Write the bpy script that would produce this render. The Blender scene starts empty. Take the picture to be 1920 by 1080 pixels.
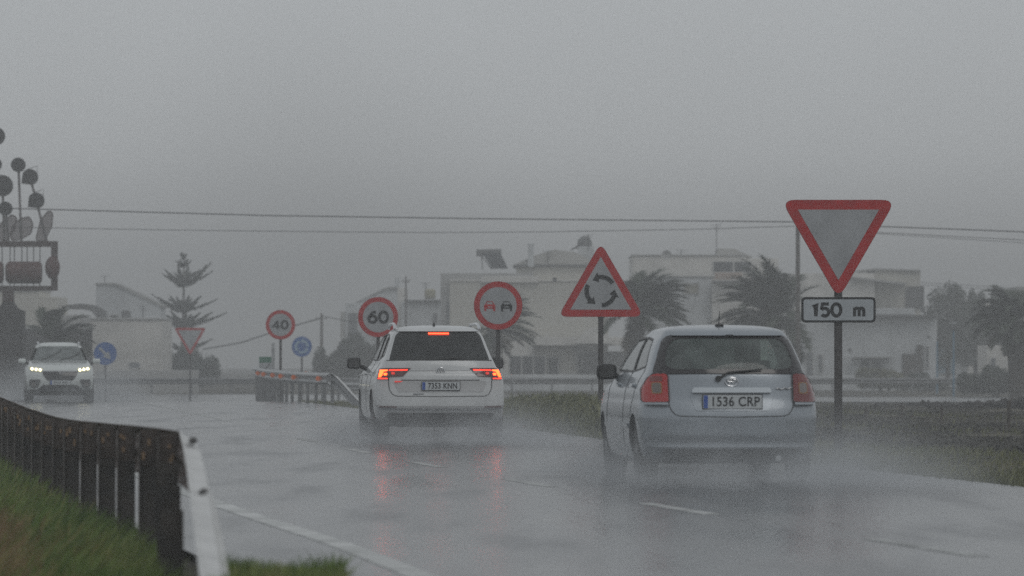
import bpy, bmesh, math, random
import numpy as np
from mathutils import Vector, Matrix
R = math.radians
random.seed(7); rng = np.random.default_rng(7)
SC = bpy.context.scene
COL = SC.collection
# ------------------------------------------------------------------ camera, sky, sun, exposure
F = 10667.0          # focal length in pixels of the 1920 px wide photograph (200 mm)
HY = 668.0           # horizon row
CH = 1.2             # camera height
cam_d = bpy.data.cameras.new("camera"); cam = bpy.data.objects.new("camera", cam_d); COL.objects.link(cam)
cam.location = (0, 0, CH); cam.rotation_euler = (R(90) + math.atan((HY-540)/F), 0, 0)
cam_d.lens = 200; cam_d.sensor_width = 36; cam_d.clip_start = 0.5; cam_d.clip_end = 4000
cam_d.dof.use_dof = True; cam_d.dof.focus_distance = 78; cam_d.dof.aperture_fstop = 4.5
SC.camera = cam
W = bpy.data.worlds.new("World"); SC.world = W; W.use_nodes = True
nt = W.node_tree; nt.nodes.clear()
SUN_EL, SUN_AZ = 50, 150
out = nt.nodes.new('ShaderNodeOutputWorld'); bg = nt.nodes.new('ShaderNodeBackground')
sky = nt.nodes.new('ShaderNodeTexSky'); sky.sky_type = 'NISHITA'; sky.sun_disc = False
sky.sun_elevation = R(SUN_EL); sky.sun_rotation = R(SUN_AZ)
hsv = nt.nodes.new('ShaderNodeHueSaturation'); hsv.inputs['Saturation'].default_value = 0.35
tc = nt.nodes.new('ShaderNodeTexCoord'); sep = nt.nodes.new('ShaderNodeSeparateXYZ')
ramp = nt.nodes.new('ShaderNodeValToRGB')
e = ramp.color_ramp.elements
e[0].position = 0.0; e[0].color = (.66, .685, .70, 1)
e[1].position = 0.6; e[1].color = (.85, .90, .94, 1)
k = e.new(.066); k.color = (1.12, 1.17, 1.21, 1)
k = e.new(.018); k.color = (.84, .87, .90, 1)
k = e.new(.036); k.color = (1.10, 1.145, 1.18, 1)
k = e.new(.25); k.color = (.95, 1.0, 1.04, 1)
cl = nt.nodes.new('ShaderNodeTexNoise'); cl.inputs['Scale'].default_value = 9; cl.inputs['Detail'].default_value = 3
clm = nt.nodes.new('ShaderNodeMapRange'); clm.inputs['To Min'].default_value = 5.4; clm.inputs['To Max'].default_value = 6.6
vm = nt.nodes.new('ShaderNodeVectorMath'); vm.operation = 'SCALE'
# a heavier rain curtain low in the sky, left of the road
vd = nt.nodes.new('ShaderNodeVectorMath'); vd.operation = 'DISTANCE'; vd.inputs[1].default_value = (-.034, .9992, .022)
rc = nt.nodes.new('ShaderNodeMapRange'); rc.interpolation_type = 'SMOOTHSTEP'; rc.inputs['From Max'].default_value = .045; rc.inputs['To Min'].default_value = .84; rc.inputs['To Max'].default_value = 1.03
mr = nt.nodes.new('ShaderNodeMath'); mr.operation = 'MULTIPLY'
mx = nt.nodes.new('ShaderNodeMix'); mx.data_type = 'RGBA'; mx.inputs[0].default_value = 0.9
L = nt.links.new
L(tc.outputs['Generated'], sep.inputs[0]); L(sep.outputs['Z'], ramp.inputs[0]); L(tc.outputs['Generated'], cl.inputs['Vector'])
L(cl.outputs[0], clm.inputs[0]); L(ramp.outputs[0], vm.inputs[0]); L(tc.outputs['Generated'], vd.inputs[0]); L(vd.outputs['Value'], rc.inputs[0]); L(rc.outputs[0], mr.inputs[0]); L(clm.outputs[0], mr.inputs[1]); L(mr.outputs[0], vm.inputs['Scale'])
L(sky.outputs[0], hsv.inputs['Color']); L(hsv.outputs[0], mx.inputs[6]); L(vm.outputs[0], mx.inputs[7])
L(mx.outputs[2], bg.inputs[0]); bg.inputs[1].default_value = 0.1; L(bg.outputs[0], out.inputs[0])
sd = bpy.data.lights.new("sun", 'SUN'); sd.energy = 0.5; sd.angle = R(30); sd.color = (1, .97, .93)
sun = bpy.data.objects.new("sun", sd); COL.objects.link(sun)
sun.rotation_euler = (R(90-SUN_EL), 0, R(180-SUN_AZ))
SC.view_settings.view_transform = 'Standard'; SC.view_settings.look = 'None'
SC.view_settings.gamma = 1; SC.view_settings.use_curve_mapping = False
SC.view_settings.exposure = -0.50
cy = SC.cycles
cy.use_denoising = False
try: cy.denoiser = 'OPENIMAGEDENOISE'
except Exception: pass
cy.max_bounces = 6; cy.diffuse_bounces = 2; cy.glossy_bounces = 3; cy.transmission_bounces = 3
cy.volume_bounces = 2; cy.transparent_max_bounces = 12
cy.volume_step_rate = 4.0; cy.volume_max_steps = 96
cy.sample_clamp_indirect = 4.0; cy.caustics_reflective = False; cy.caustics_refractive = False

# ------------------------------------------------------------------ helpers
def PX(px, Y): return (px-960.0)*Y/F
def PZ(py, Y): return CH-(py-HY)*Y/F
def pchip(xs, ys):
    xs = np.array(xs, float); ys = np.array(ys, float); h = np.diff(xs); d = np.diff(ys)/h
    m = np.zeros_like(ys)
    for i in range(1, len(xs)-1):
        if d[i-1]*d[i] > 0:
            w1 = 2*h[i]+h[i-1]; w2 = h[i]+2*h[i-1]; m[i] = (w1+w2)/(w1/d[i-1]+w2/d[i])
    m[0] = d[0]; m[-1] = d[-1]
    def f(x):
        x = min(max(x, xs[0]), xs[-1]); i = min(max(int(np.searchsorted(xs, x))-1, 0), len(h)-1)
        t = (x-xs[i])/h[i]; t2 = t*t; t3 = t2*t
        return float((2*t3-3*t2+1)*ys[i]+(t3-2*t2+t)*h[i]*m[i]+(-2*t3+3*t2)*ys[i+1]+(t3-t2)*h[i]*m[i+1])
    return f
def gz(Y):      # height of the road and the land along the view
    if Y < 150: return 0.0
    if Y < 230: return -0.65*(Y-150)/80
    return -0.65
_xc = pchip([0,20,35.6,44,53,62,81.5,111,149,166,230,290],[6.6,4.45,2.6,1.4,.27,-.83,-2.94,-5.84,-9.75,-11.4,-17.3,-23])
def XC(Y): return _xc(Y)

def link(name, me, mat=None, parent=None):
    o = bpy.data.objects.new(name, me); COL.objects.link(o)
    if mat is not None:
        for m in (mat if isinstance(mat, (list, tuple)) else [mat]): me.materials.append(m)
    if parent is not None: o.parent = parent
    return o
def tag(o, label=None, cat=None, group=None, kind=None):
    if label: o['label'] = label
    if cat: o['category'] = cat
    if group: o['group'] = group
    if kind: o['kind'] = kind
    return o
def empty(name, loc, rz=0, label=None, cat=None, group=None):
    o = bpy.data.objects.new(name, None); COL.objects.link(o); o.location = loc; o.rotation_euler = (0, 0, rz)
    o.empty_display_size = .2
    return tag(o, label, cat, group)
def copy_tree(o, parent=None):
    c = o.copy(); COL.objects.link(c)
    if parent is not None: c.parent = parent
    for ch in list(o.children): copy_tree(ch, c)
    return c
def smooth(me, ang=35):
    me.polygons.foreach_set('use_smooth', [True]*len(me.polygons))
    try: me.set_sharp_from_angle(angle=R(ang))
    except Exception: pass
def bm_obj(name, bm, mat, parent=None, sm=None):
    me = bpy.data.meshes.new(name); bmesh.ops.recalc_face_normals(bm, faces=bm.faces); bm.to_mesh(me); bm.free()
    if sm: smooth(me, sm)
    return link(name, me, mat, parent)
def pd_obj(name, vs, fs, mat, parent=None, sm=None, mi=None):
    me = bpy.data.meshes.new(name); me.from_pydata([tuple(v) for v in vs], [], [tuple(f) for f in fs]); me.update()
    o = link(name, me, mat, parent)
    if mi is not None: me.polygons.foreach_set('material_index', mi)
    if sm: smooth(me, sm)
    return o
class MB:       # collects solids in one bmesh
    def __init__(s): s.bm = bmesh.new()
    def box(s, x0, x1, y0, y1, z0, z1, bev=0, rot=None, c=None):
        g = bmesh.ops.create_cube(s.bm, size=1)['verts']
        for v in g: v.co = Vector(((x0+x1)/2+v.co.x*(x1-x0), (y0+y1)/2+v.co.y*(y1-y0), (z0+z1)/2+v.co.z*(z1-z0)))
        if bev:
            es = list({e for v in g for e in v.link_edges})
            r = bmesh.ops.bevel(s.bm, geom=es, offset=bev, segments=2, affect='EDGES', profile=.6)
            g = list({v for f in r['faces'] for v in f.verts} | {v for v in g if v.is_valid})
        if rot is not None:
            cc = Vector(c) if c else Vector(((x0+x1)/2, (y0+y1)/2, (z0+z1)/2))
            for v in g: v.co = rot @ (v.co-cc)+cc
        return s
    def tube(s, pts, r, n=8, r2=None):
        pts = [Vector(p) for p in pts]; rings = []
        for i, p in enumerate(pts):
            t = (pts[min(i+1, len(pts)-1)]-pts[max(i-1, 0)]).normalized()
            a = t.cross(Vector((0, 0, 1)) if abs(t.z) < .9 else Vector((1, 0, 0))).normalized(); b = t.cross(a)
            rr = r if r2 is None else r+(r2-r)*i/(len(pts)-1)
            rings.append([s.bm.verts.new(p+a*rr*math.cos(q*2*math.pi/n)+b*rr*math.sin(q*2*math.pi/n)) for q in range(n)])
        for i in range(len(rings)-1):
            for q in range(n): s.bm.faces.new((rings[i][q], rings[i][(q+1) % n], rings[i+1][(q+1) % n], rings[i+1][q]))
        s.bm.faces.new(rings[0]); s.bm.faces.new(rings[-1]); return s
    def lathe(s, prof, n=24, axis='z', c=(0, 0, 0)):     # prof: (r, h) pairs, closed by caps
        rings = []
        for (r, h) in prof:
            row = []
            for q in range(n):
                a = q*2*math.pi/n; u, v = r*math.cos(a), r*math.sin(a)
                p = {'z': (u, v, h), 'x': (h, u, v), 'y': (u, h, v)}[axis]
                row.append(s.bm.verts.new(Vector(p)+Vector(c)))
            rings.append(row)
        for i in range(len(rings)-1):
            for q in range(n): s.bm.faces.new((rings[i][q], rings[i][(q+1) % n], rings[i+1][(q+1) % n], rings[i+1][q]))
        s.bm.faces.new(rings[0]); s.bm.faces.new(rings[-1]); return s
    def prism(s, poly, y0, y1, plane='xz'):              # polygon in (x,z) extruded along y
        def P(a, b, d): return {'xz': (a, d, b), 'yz': (d, a, b), 'xy': (a, b, d)}[plane]
        A = [s.bm.verts.new(P(a, b, y0)) for a, b in poly]; B = [s.bm.verts.new(P(a, b, y1)) for a, b in poly]
        s.bm.faces.new(A); s.bm.faces.new(B); n = len(A)
        for i in range(n): s.bm.faces.new((A[i], A[(i+1) % n], B[(i+1) % n], B[i]))
        return s
    def ell(s, c, rx, ry, rz, sub=2, jit=0):
        g = bmesh.ops.create_icosphere(s.bm, subdivisions=sub, radius=1)['verts']
        for v in g:
            j = 1+random.uniform(-jit, jit); v.co = Vector((c[0]+v.co.x*rx*j, c[1]+v.co.y*ry*j, c[2]+v.co.z*rz*j))
        return s
    def build(s, name, mat, parent=None, sm=None): return bm_obj(name, s.bm, mat, parent, sm)
def rounded(poly, r, seg=5):
    out = []; n = len(poly)
    for i in range(n):
        p = Vector(poly[i]); a = Vector(poly[i-1])-p; b = Vector(poly[(i+1) % n])-p
        rr = r[i] if isinstance(r, (list, tuple)) else r
        if rr <= 0: out.append(tuple(p)); continue
        la, lb = a.length, b.length; a.normalize(); b.normalize()
        half = a.angle(b)/2; d = min(rr/math.tan(half), la*.49, lb*.49)
        p0 = p+a*d; p1 = p+b*d
        for k in range(seg+1):
            t = k/seg; q = p0*(1-t)**2+p*2*t*(1-t)+p1*t*t; out.append((q.x, q.y))
    return out
def circle(r, n=48, cx=0, cz=0): return [(cx+r*math.cos(2*math.pi*i/n), cz+r*math.sin(2*math.pi*i/n)) for i in range(n)]

# ------------------------------------------------------------------ materials
M = {}
def mat(name, c, rough=.6, metal=0, var=.0, vs=8.0, coat=0, emit=None, es=0, bump=0, bs=30, c2=None, alpha=None, spec=None):
    m = bpy.data.materials.new(name); m.use_nodes = True; t = m.node_tree; b = t.nodes['Principled BSDF']
    b.inputs['Base Color'].default_value = (*c, 1); b.inputs['Roughness'].default_value = rough; b.inputs['Metallic'].default_value = metal
    if coat: b.inputs['Coat Weight'].default_value = coat; b.inputs['Coat Roughness'].default_value = .08
    if spec is not None: b.inputs['Specular IOR Level'].default_value = spec
    if emit: b.inputs['Emission Color'].default_value = (*emit, 1); b.inputs['Emission Strength'].default_value = es
    if var or c2:
        tc = t.nodes.new('ShaderNodeTexCoord'); n = t.nodes.new('ShaderNodeTexNoise'); n.inputs['Scale'].default_value = vs; n.inputs['Detail'].default_value = 5
        r = t.nodes.new('ShaderNodeValToRGB'); r.color_ramp.elements[0].position = .35; r.color_ramp.elements[1].position = .65
        a = c if c2 else tuple(x*(1-var) for x in c); d = c2 if c2 else tuple(min(1, x*(1+var)) for x in c)
        r.color_ramp.elements[0].color = (*a, 1); r.color_ramp.elements[1].color = (*d, 1)
        t.links.new(tc.outputs['Object'], n.inputs['Vector']); t.links.new(n.outputs[0], r.inputs[0]); t.links.new(r.outputs[0], b.inputs['Base Color'])
    if bump:
        tc = t.nodes.new('ShaderNodeTexCoord'); n = t.nodes.new('ShaderNodeTexNoise'); n.inputs['Scale'].default_value = bs; n.inputs['Detail'].default_value = 4
        bp = t.nodes.new('ShaderNodeBump'); bp.inputs['Strength'].default_value = bump; bp.inputs['Distance'].default_value = .02
        t.links.new(tc.outputs['Object'], n.inputs['Vector']); t.links.new(n.outputs[0], bp.inputs['Height']); t.links.new(bp.outputs[0], b.inputs['Normal'])
    M[name] = m; return m
def glass(name, tint, rough=.05, film=.08):
    m = bpy.data.materials.new(name); m.use_nodes = True; t = m.node_tree; t.nodes.clear()
    o = t.nodes.new('ShaderNodeOutputMaterial'); mixs = t.nodes.new('ShaderNodeMixShader'); tr = t.nodes.new('ShaderNodeBsdfTransparent')
    g = t.nodes.new('ShaderNodeBsdfGlossy'); g.inputs['Roughness'].default_value = rough; fr = t.nodes.new('ShaderNodeFresnel'); fr.inputs[0].default_value = 1.45
    ge = t.nodes.new('ShaderNodeNewGeometry'); mf = t.nodes.new('ShaderNodeMath'); mf.operation = 'MULTIPLY_ADD'; mf.inputs[1].default_value = -1; mf.inputs[2].default_value = 1; t.links.new(ge.outputs['Backfacing'], mf.inputs[0]); mm_ = t.nodes.new('ShaderNodeMath'); mm_.operation = 'MULTIPLY'; t.links.new(fr.outputs[0], mm_.inputs[0]); t.links.new(mf.outputs[0], mm_.inputs[1])
    tr.inputs[0].default_value = (*tint, 1)
    t.links.new(mm_.outputs[0], mixs.inputs[0]); fm = t.nodes.new('ShaderNodeMixShader'); df = t.nodes.new('ShaderNodeBsdfDiffuse'); df.inputs[0].default_value = (.62, .66, .66, 1); tcn = t.nodes.new('ShaderNodeTexCoord'); fn = t.nodes.new('ShaderNodeTexNoise'); fn.inputs['Scale'].default_value = 5; fmr = t.nodes.new('ShaderNodeMapRange'); fmr.inputs['To Min'].default_value = film*.3; fmr.inputs['To Max'].default_value = film*1.7
    t.links.new(tcn.outputs['Object'], fn.inputs['Vector']); t.links.new(fn.outputs[0], fmr.inputs[0]); t.links.new(fmr.outputs[0], fm.inputs[0]); t.links.new(tr.outputs[0], fm.inputs[1]); t.links.new(df.outputs[0], fm.inputs[2]); t.links.new(fm.outputs[0], mixs.inputs[1]); t.links.new(g.outputs[0], mixs.inputs[2]); t.links.new(mixs.outputs[0], o.inputs[0])
    M[name] = m; return m
mat('white_paint', (.64, .65, .65), .30, coat=.6, var=.07, vs=2.5, bump=.12, bs=70)
mat('pale_green_paint', (.70, .74, .72), .28, coat=.6, var=.04, vs=3)
mat('silver_paint', (.34, .375, .41), .32, metal=.45, coat=.6, var=.08, vs=2.5, bump=.12, bs=70)
mat('black_plastic', (.02, .02, .021), .5, var=.2)
mat('grey_plastic', (.07, .07, .07), .55, var=.2)
mat('gap', (.015, .015, .015), .8)
mat('chrome', (.75, .76, .78), .18, metal=1)
mat('dull_metal', (.42, .43, .44), .35, metal=.8)
mat('rubber', (.018, .018, .018), .7, bump=.3, bs=60)
mat('rim_metal', (.38, .39, .4), .35, metal=.8)
mat('interior', (.045, .045, .048), .8)
mat('plate_white', (.62, .65, .66), .35)
mat('plate_blue', (.02, .09, .42), .35)
mat('ink', (.012, .012, .014), .5)
mat('red_lens', (.17, .006, .005), .15, coat=.8)
mat('red_lens_glow', (.26, .005, .004), .2, coat=.5, emit=(1, .02, .012), es=.09)  # left tail lens: brighter red with a faint glow put in
mat('dark_red_lens', (.10, .008, .008), .12, coat=.8)
mat('clear_lens', (.16, .13, .11), .2, coat=.8)
mat('clear_lens_grey', (.20, .17, .16), .2, coat=.8)
mat('brake_red', (.3, .01, .01), .3, emit=(1, .018, .007), es=9)
mat('brake_amber', (.3, .1, .01), .3, emit=(1, .065, .008), es=11)
mat('headlight_glow', (.8, .8, .7), .3, emit=(1, .90, .58), es=6)
mat('headlight_halo', (.6, .6, .45), .3, emit=(1, .93, .55), es=.12)
mat('sign_white', (.42, .435, .45), .4, var=.10, vs=3)
mat('sign_pale', (.50, .54, .57), .4, var=.06, vs=4)
mat('sign_red', (.50, .012, .013), .4, var=.12, vs=9)
mat('sign_black', (.012, .013, .015), .5)
mat('sign_blue', (.02, .12, .42), .4, var=.1, vs=6)
mat('sign_pale_blue', (.35, .5, .62), .4)
mat('sign_green', (.02, .16, .09), .4)
mat('sign_pale_green', (.16, .32, .24), .4)
mat('post_grey', (.085, .08, .08), .6, metal=.2, var=.2)
mat('sign_back', (.30, .31, .32), .45, metal=.6, var=.15)
mat('galvanised', (.46, .47, .475), .45, metal=.3, var=.22, vs=5)
mat('galvanised_light', (.66, .66, .65), .55, metal=.0, var=.10, vs=5)
mat('galvanised_dark', (.22, .225, .23), .6, metal=.3, var=.25, vs=6)
mat('rail_dark', (.040, .034, .030), .6, vs=9, c2=(.12, .068, .048), bump=.4, bs=25)
mat('post_dark', (.034, .033, .032), .6, vs=7, c2=(.075, .064, .056), bump=.3, bs=25)
mat('rail_brown', (.045, .036, .031), .6, vs=9, c2=(.10, .075, .062), bump=.3)
mat('post_edge', (.22, .20, .19), .5, var=.3, vs=6)
mat('tan_spot', (.30, .20, .12), .8, var=.3, vs=20)  # tan for the small oval plates on the barrier posts
mat('orange_glow', (.62, .13, .03), .3, emit=(1, .22, .04), es=.12)  # slight glow put in; reflectors and marker board are no lamps
mat('wood_pole', (.10, .085, .075), .8, var=.3, vs=6)
mat('wire', (.05, .05, .055), .6)
mat('wall_white', (.72, .70, .66), .85, var=.13, vs=.8)
mat('wall_cool', (.60, .62, .63), .85, var=.14, vs=.9)
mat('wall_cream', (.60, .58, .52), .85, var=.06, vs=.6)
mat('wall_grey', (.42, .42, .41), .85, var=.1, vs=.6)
mat('dark_and_shade', (.12, .12, .12), .85, var=.15, vs=.8)  # dark canopy and door frames; also shade of openings and awning put into colour
mat('roof_tan', (.42, .32, .26), .85, var=.12, vs=2)
mat('roof_trim', (.13, .13, .13), .8, var=.1)
mat('window_dark', (.03, .033, .038), .2)
mat('window_grey', (.14, .15, .16), .3)
mat('frame_white', (.62, .62, .6), .6)
mat('wood_door', (.07, .055, .045), .7, var=.2)
mat('blue_paint', (.08, .22, .34), .5)
mat('panel_solar', (.03, .035, .045), .25)
mat('stone_dark', (.045, .042, .042), .9, var=.4, vs=3, bump=.8, bs=6)
mat('palm_leaf', (.022, .036, .018), .6, vs=1.5, c2=(.045, .062, .032))
mat('dead_palm_leaf', (.14, .11, .07), .7, var=.25)
mat('dark_leaf', (.022, .034, .022), .7, vs=1.5, c2=(.045, .056, .036))
mat('feather_leaf', (.035, .05, .035), .7, vs=1.2, c2=(.07, .082, .058))
mat('yellow_leaf', (.13, .12, .045), .7, vs=1.5, c2=(.08, .085, .04))
mat('bark', (.07, .06, .05), .9, var=.3, vs=6, bump=.8, bs=14)
mat('sculpt_black', (.022, .022, .023), .5, var=.2)
mat('sculpt_red', (.085, .03, .026), .55, var=.25, vs=5)
mat('sculpt_bar', (.06, .035, .032), .6, var=.2)
mat('sculpt_mesh', (.22, .2, .2), .5)
mat('roof_trim_pale', (.33, .33, .32), .8, var=.1); mat('roof_pale', (.50, .49, .46), .85, var=.08, vs=1)
mat('wall_grey_m', (.36, .36, .35), .8); mat('yellow_tank', (.40, .37, .24), .7, var=.1); mat('window_tan', (.30, .28, .22), .6, var=.1); mat('blue_shade', (.16, .26, .33), .6)
mat('concrete', (.12, .12, .12), .9, var=.2, vs=2)

def nodes_math(t, op, a, b=None, c=None, clamp=False):
    n = t.nodes.new('ShaderNodeMath'); n.operation = op; n.use_clamp = clamp
    for i, v in enumerate((a, b, c)):
        if v is None: continue
        if isinstance(v, (int, float)): n.inputs[i].default_value = v
        else: t.links.new(v, n.inputs[i])
    return n.outputs[0]
def ramp_node(t, src, stops):
    r = t.nodes.new('ShaderNodeValToRGB'); el = r.color_ramp.elements
    while len(el) < len(stops): el.new(.5)
    for e_, (p, c) in zip(el, stops): e_.position = p; e_.color = (*c, 1)
    t.links.new(src, r.inputs[0]); return r.outputs[0]
def noise(t, vec, scale, detail=4, dist=0, out_=0):
    n = t.nodes.new('ShaderNodeTexNoise'); n.inputs['Scale'].default_value = scale; n.inputs['Detail'].default_value = detail
    n.inputs['Distortion'].default_value = dist; t.links.new(vec, n.inputs['Vector']); return n.outputs[out_]
def mapping(t, scale, rot=(0, 0, 0)):
    tc = t.nodes.new('ShaderNodeTexCoord'); mp = t.nodes.new('ShaderNodeMapping'); mp.inputs['Scale'].default_value = scale; mp.inputs['Rotation'].default_value = rot
    t.links.new(tc.outputs['Object'], mp.inputs[0]); return mp.outputs[0]
def wet_asphalt(name):
    m = bpy.data.materials.new(name); m.use_nodes = True; t = m.node_tree; b = t.nodes['Principled BSDF']
    v = mapping(t, (1, 1, 1)); vl = mapping(t, (1, .12, 1), (0, 0, R(-6.5)))
    n1 = noise(t, v, .5, 4); n2 = noise(t, vl, 1.3, 4)
    col = ramp_node(t, n2, [(.3, (.055, .058, .062)), (.7, (.075, .078, .082))])
    t.links.new(col, b.inputs['Base Color'])
    rr = ramp_node(t, n2, [(.32, (.12,)*3), (.52, (.19,)*3), (.72, (.30,)*3)])
    t.links.new(rr, b.inputs['Roughness']); b.inputs['Specular IOR Level'].default_value = .6
    fine = noise(t, v, 22, 3); fine2 = noise(t, v, 4.5, 4)
    h = nodes_math(t, 'ADD', nodes_math(t, 'MULTIPLY', fine, .0035), nodes_math(t, 'MULTIPLY', fine2, .005))
    vr = mapping(t, (9, 1.3, 1), (0, 0, R(-6))); rip = noise(t, vr, 1.0, 5, 1.0); h = nodes_math(t, 'ADD', h, nodes_math(t, 'MULTIPLY', rip, .010))
    bp = t.nodes.new('ShaderNodeBump'); bp.inputs['Strength'].default_value = .5; bp.inputs['Distance'].default_value = 1.0
    t.links.new(h, bp.inputs['Height']); t.links.new(bp.outputs[0], b.inputs['Normal'])
    M[name] = m
wet_asphalt('wet_asphalt')
def ground_mat():
    m = bpy.data.materials.new('field'); m.use_nodes = True; t = m.node_tree; b = t.nodes['Principled BSDF']
    v = mapping(t, (1, .35, 1)); n = noise(t, v, .55, 6); n2 = noise(t, v, 5, 5)
    c = ramp_node(t, nodes_math(t, 'ADD', nodes_math(t, 'MULTIPLY', n, .65), nodes_math(t, 'MULTIPLY', n2, .35)),
                  [(.36, (.042, .040, .040)), (.46, (.070, .064, .058)), (.54, (.10, .094, .070)), (.64, (.14, .125, .10))])
    t.links.new(c, b.inputs['Base Color']); b.inputs['Roughness'].default_value = .95; b.inputs['Specular IOR Level'].default_value = .15
    M['field'] = m
ground_mat()
def grass_mat(name, stops, sc=1.2):
    m = bpy.data.materials.new(name); m.use_nodes = True; t = m.node_tree; b = t.nodes['Principled BSDF']
    v = mapping(t, (1, 1, .4)); n = noise(t, v, sc, 5)
    t.links.new(ramp_node(t, n, stops), b.inputs['Base Color']); b.inputs['Roughness'].default_value = .6; b.inputs['Specular IOR Level'].default_value = .25
    M[name] = m
grass_mat('grass_green', [(.34, (.06, .12, .028)), (.48, (.14, .22, .05)), (.60, (.23, .28, .085)), (.68, (.36, .25, .12))])
grass_mat('grass_verge', [(.3, (.075, .085, .05)), (.5, (.16, .17, .075)), (.62, (.24, .235, .11)), (.75, (.30, .25, .16))], .8)
mat('worn_paint', (.22, .225, .22), .45, vs=3, c2=(.55, .56, .55))
m = mat('line_paint', (.42, .43, .42), .55, vs=1.2, spec=.3, c2=(.70, .71, .70))

RAIL = []       # near safety barrier path (X, Y, top z)
_px = [338, 300, 257, 220, 185, 152, 130, 108, 88, 70, 54, 40, 28, 16, 6, -4, -12, -20]
_top = [.75, .744, .735, .722, .712, .70, .69, .685, .69, .70, .705, .715, .725, .735, .745, .75, .75, .75]
for i, (p, z) in enumerate(zip(_px, _top)): RAIL.append((PX(p, 34+2*i), 34+2*i, z))
def railx(Y): return float(np.interp(Y, [22, 26]+[r[1] for r in RAIL], [-1.15, -1.38]+[r[0] for r in RAIL]))
# ------------------------------------------------------------------ ground, roads
def ribbon(name, ys, xl, xr, zo, mat_, step=None):
    vs, fs = [], []; nx = 2
    for Y in ys:
        vs += [(xl(Y), Y, gz(Y)+zo), (xr(Y), Y, gz(Y)+zo)]
    for i in range(len(ys)-1): a = 2*i; fs.append((a, a+1, a+3, a+2))
    return pd_obj(name, vs, fs, mat_)
gy = [-60, 0]+list(range(10, 240, 4))+[230]; gy = sorted(set(gy+[150, 230, 260, 320, 400, 600, 880]))
gxs = [-420, -200, -100, -60, -40]+list(np.arange(-36, 40, 2))+[50, 70, 110, 200, 420]
vs, fs = [], []
def gbump(x, Y):
    if Y > 220 or Y < 10: return 0
    c = XC(Y); r = x-(c+4.6); l = (c-5.0)-x
    b = 0
    if r > 0: b = -.10*min(r/3, 1)+.10*math.sin(x*.9+Y*.21)*min(r/4, 1)
    if l > 0: b = .10*math.sin(x*.7-Y*.17)*min(l/3, 1)
    return b*min(1, (220-Y)/60)
for Y in gy:
    for x in gxs: vs.append((x, Y, gz(Y)-.05+gbump(x, Y)))
nx = len(gxs)
for i in range(len(gy)-1):
    for j in range(nx-1): a = i*nx+j; fs.append((a, a+1, a+nx+1, a+nx))
tag(pd_obj('ground', vs, fs, M['field'], sm=60), kind='structure')
ry = [10+4*i for i in range(35)]+[150+5*i for i in range(17)]+[230+6*i for i in range(10)]; ry = sorted(set(ry))
tag(ribbon('road', ry, lambda Y: min(XC(Y)-4.4, railx(Y)+.12) if Y < 66 else XC(Y)-4.4, lambda Y: XC(Y)+4.35, 0, M['wet_asphalt']), kind='structure')
tag(ribbon('side_road', [227, 230, 240, 258], lambda Y: -60, lambda Y: 90, .004, M['wet_asphalt']), kind='structure')
mb = MB(); mb.prism([(-15+25*math.cos(a*math.pi/32), 249+27*math.sin(a*math.pi/32)) for a in range(64)], -.70, -.642, 'xy')
tag(mb.build('roundabout', M['wet_asphalt']), kind='structure')
def line_strip(vs, fs, Y0, Y1, off, w, n=None):
    n = n or max(2, int((Y1-Y0)/2)+1); b = len(vs)
    for i in range(n):
        Y = Y0+(Y1-Y0)*i/(n-1); c = XC(Y)+(off(Y) if callable(off) else off); z = gz(Y); vs += [(c-w/2, Y, z+.004), (c+w/2, Y, z+.004), (c-w/2, Y, z-.004), (c+w/2, Y, z-.004)]
    for i in range(n-1): a = b+4*i; fs += [(a, a+1, a+5, a+4), (a, a+4, a+6, a+2), (a+1, a+3, a+7, a+5)]
    fs.append((b, b+2, b+3, b+1))
vs, fs = [], []
for k in range(-2, 6): line_strip(vs, fs, 35.6+9.1*k-1.5, 35.6+9.1*k+1.7, 0, .13)
line_strip(vs, fs, 104, 205, 0, .11); nd = len(fs); line_strip(vs, fs, 12, 215, lambda Y: -3.5-.25*max(0, (45-Y)/20), .17)
tag(pd_obj('road_markings', vs, fs, [M['worn_paint'], M['line_paint']], mi=[0 if i < nd else 1 for i in range(len(fs))]), kind='structure')

# ------------------------------------------------------------------ grass and scrub
mat('dry_blade', (.20, .13, .07), .8, vs=2, c2=(.34, .22, .12))
def blades(name, pts, hmin, hmax, mat_, lean=(.25, 0), w=.006, spread=.25, **kw):
    n = len(pts); hs = rng.uniform(hmin, hmax, n); a = rng.uniform(0, 2*math.pi, n)
    lx = lean[0]+rng.normal(0, spread, n); ly = lean[1]+rng.normal(0, spread, n)
    V = np.zeros((n, 5, 3)); P = np.array(pts)
    dx = np.cos(a)*w; dy = np.sin(a)*w
    V[:, 0] = P-np.stack([dx, dy, 0*dx], 1); V[:, 1] = P+np.stack([dx, dy, 0*dx], 1)
    mid = P+np.stack([lx*hs*.3, ly*hs*.3, hs*.6], 1)
    V[:, 2] = mid+np.stack([dx, dy, 0*dx], 1)*.7; V[:, 3] = mid-np.stack([dx, dy, 0*dx], 1)*.7
    V[:, 4] = P+np.stack([lx*hs, ly*hs, hs], 1)
    vs = V.reshape(-1, 3).tolist(); fs = []
    for i in range(n): b = 5*i; fs.append((b, b+1, b+2, b+3)); fs.append((b+3, b+2, b+4))
    return pd_obj(name, vs, fs, mat_)
pts = []
for i in range(60000):
    Y = 17+55*random.random()**1.5; X = railx(Y)-.12-random.random()**1.3*3.2*(Y/40)
    if random.random() < .25 and Y > 30: continue
    rise = .26*min(1, max(-.4, (railx(Y)-X-.55)/1.3))*max(0, min(1, (50-Y)/15))
    pts.append((X, Y, -.03+rise))
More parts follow.
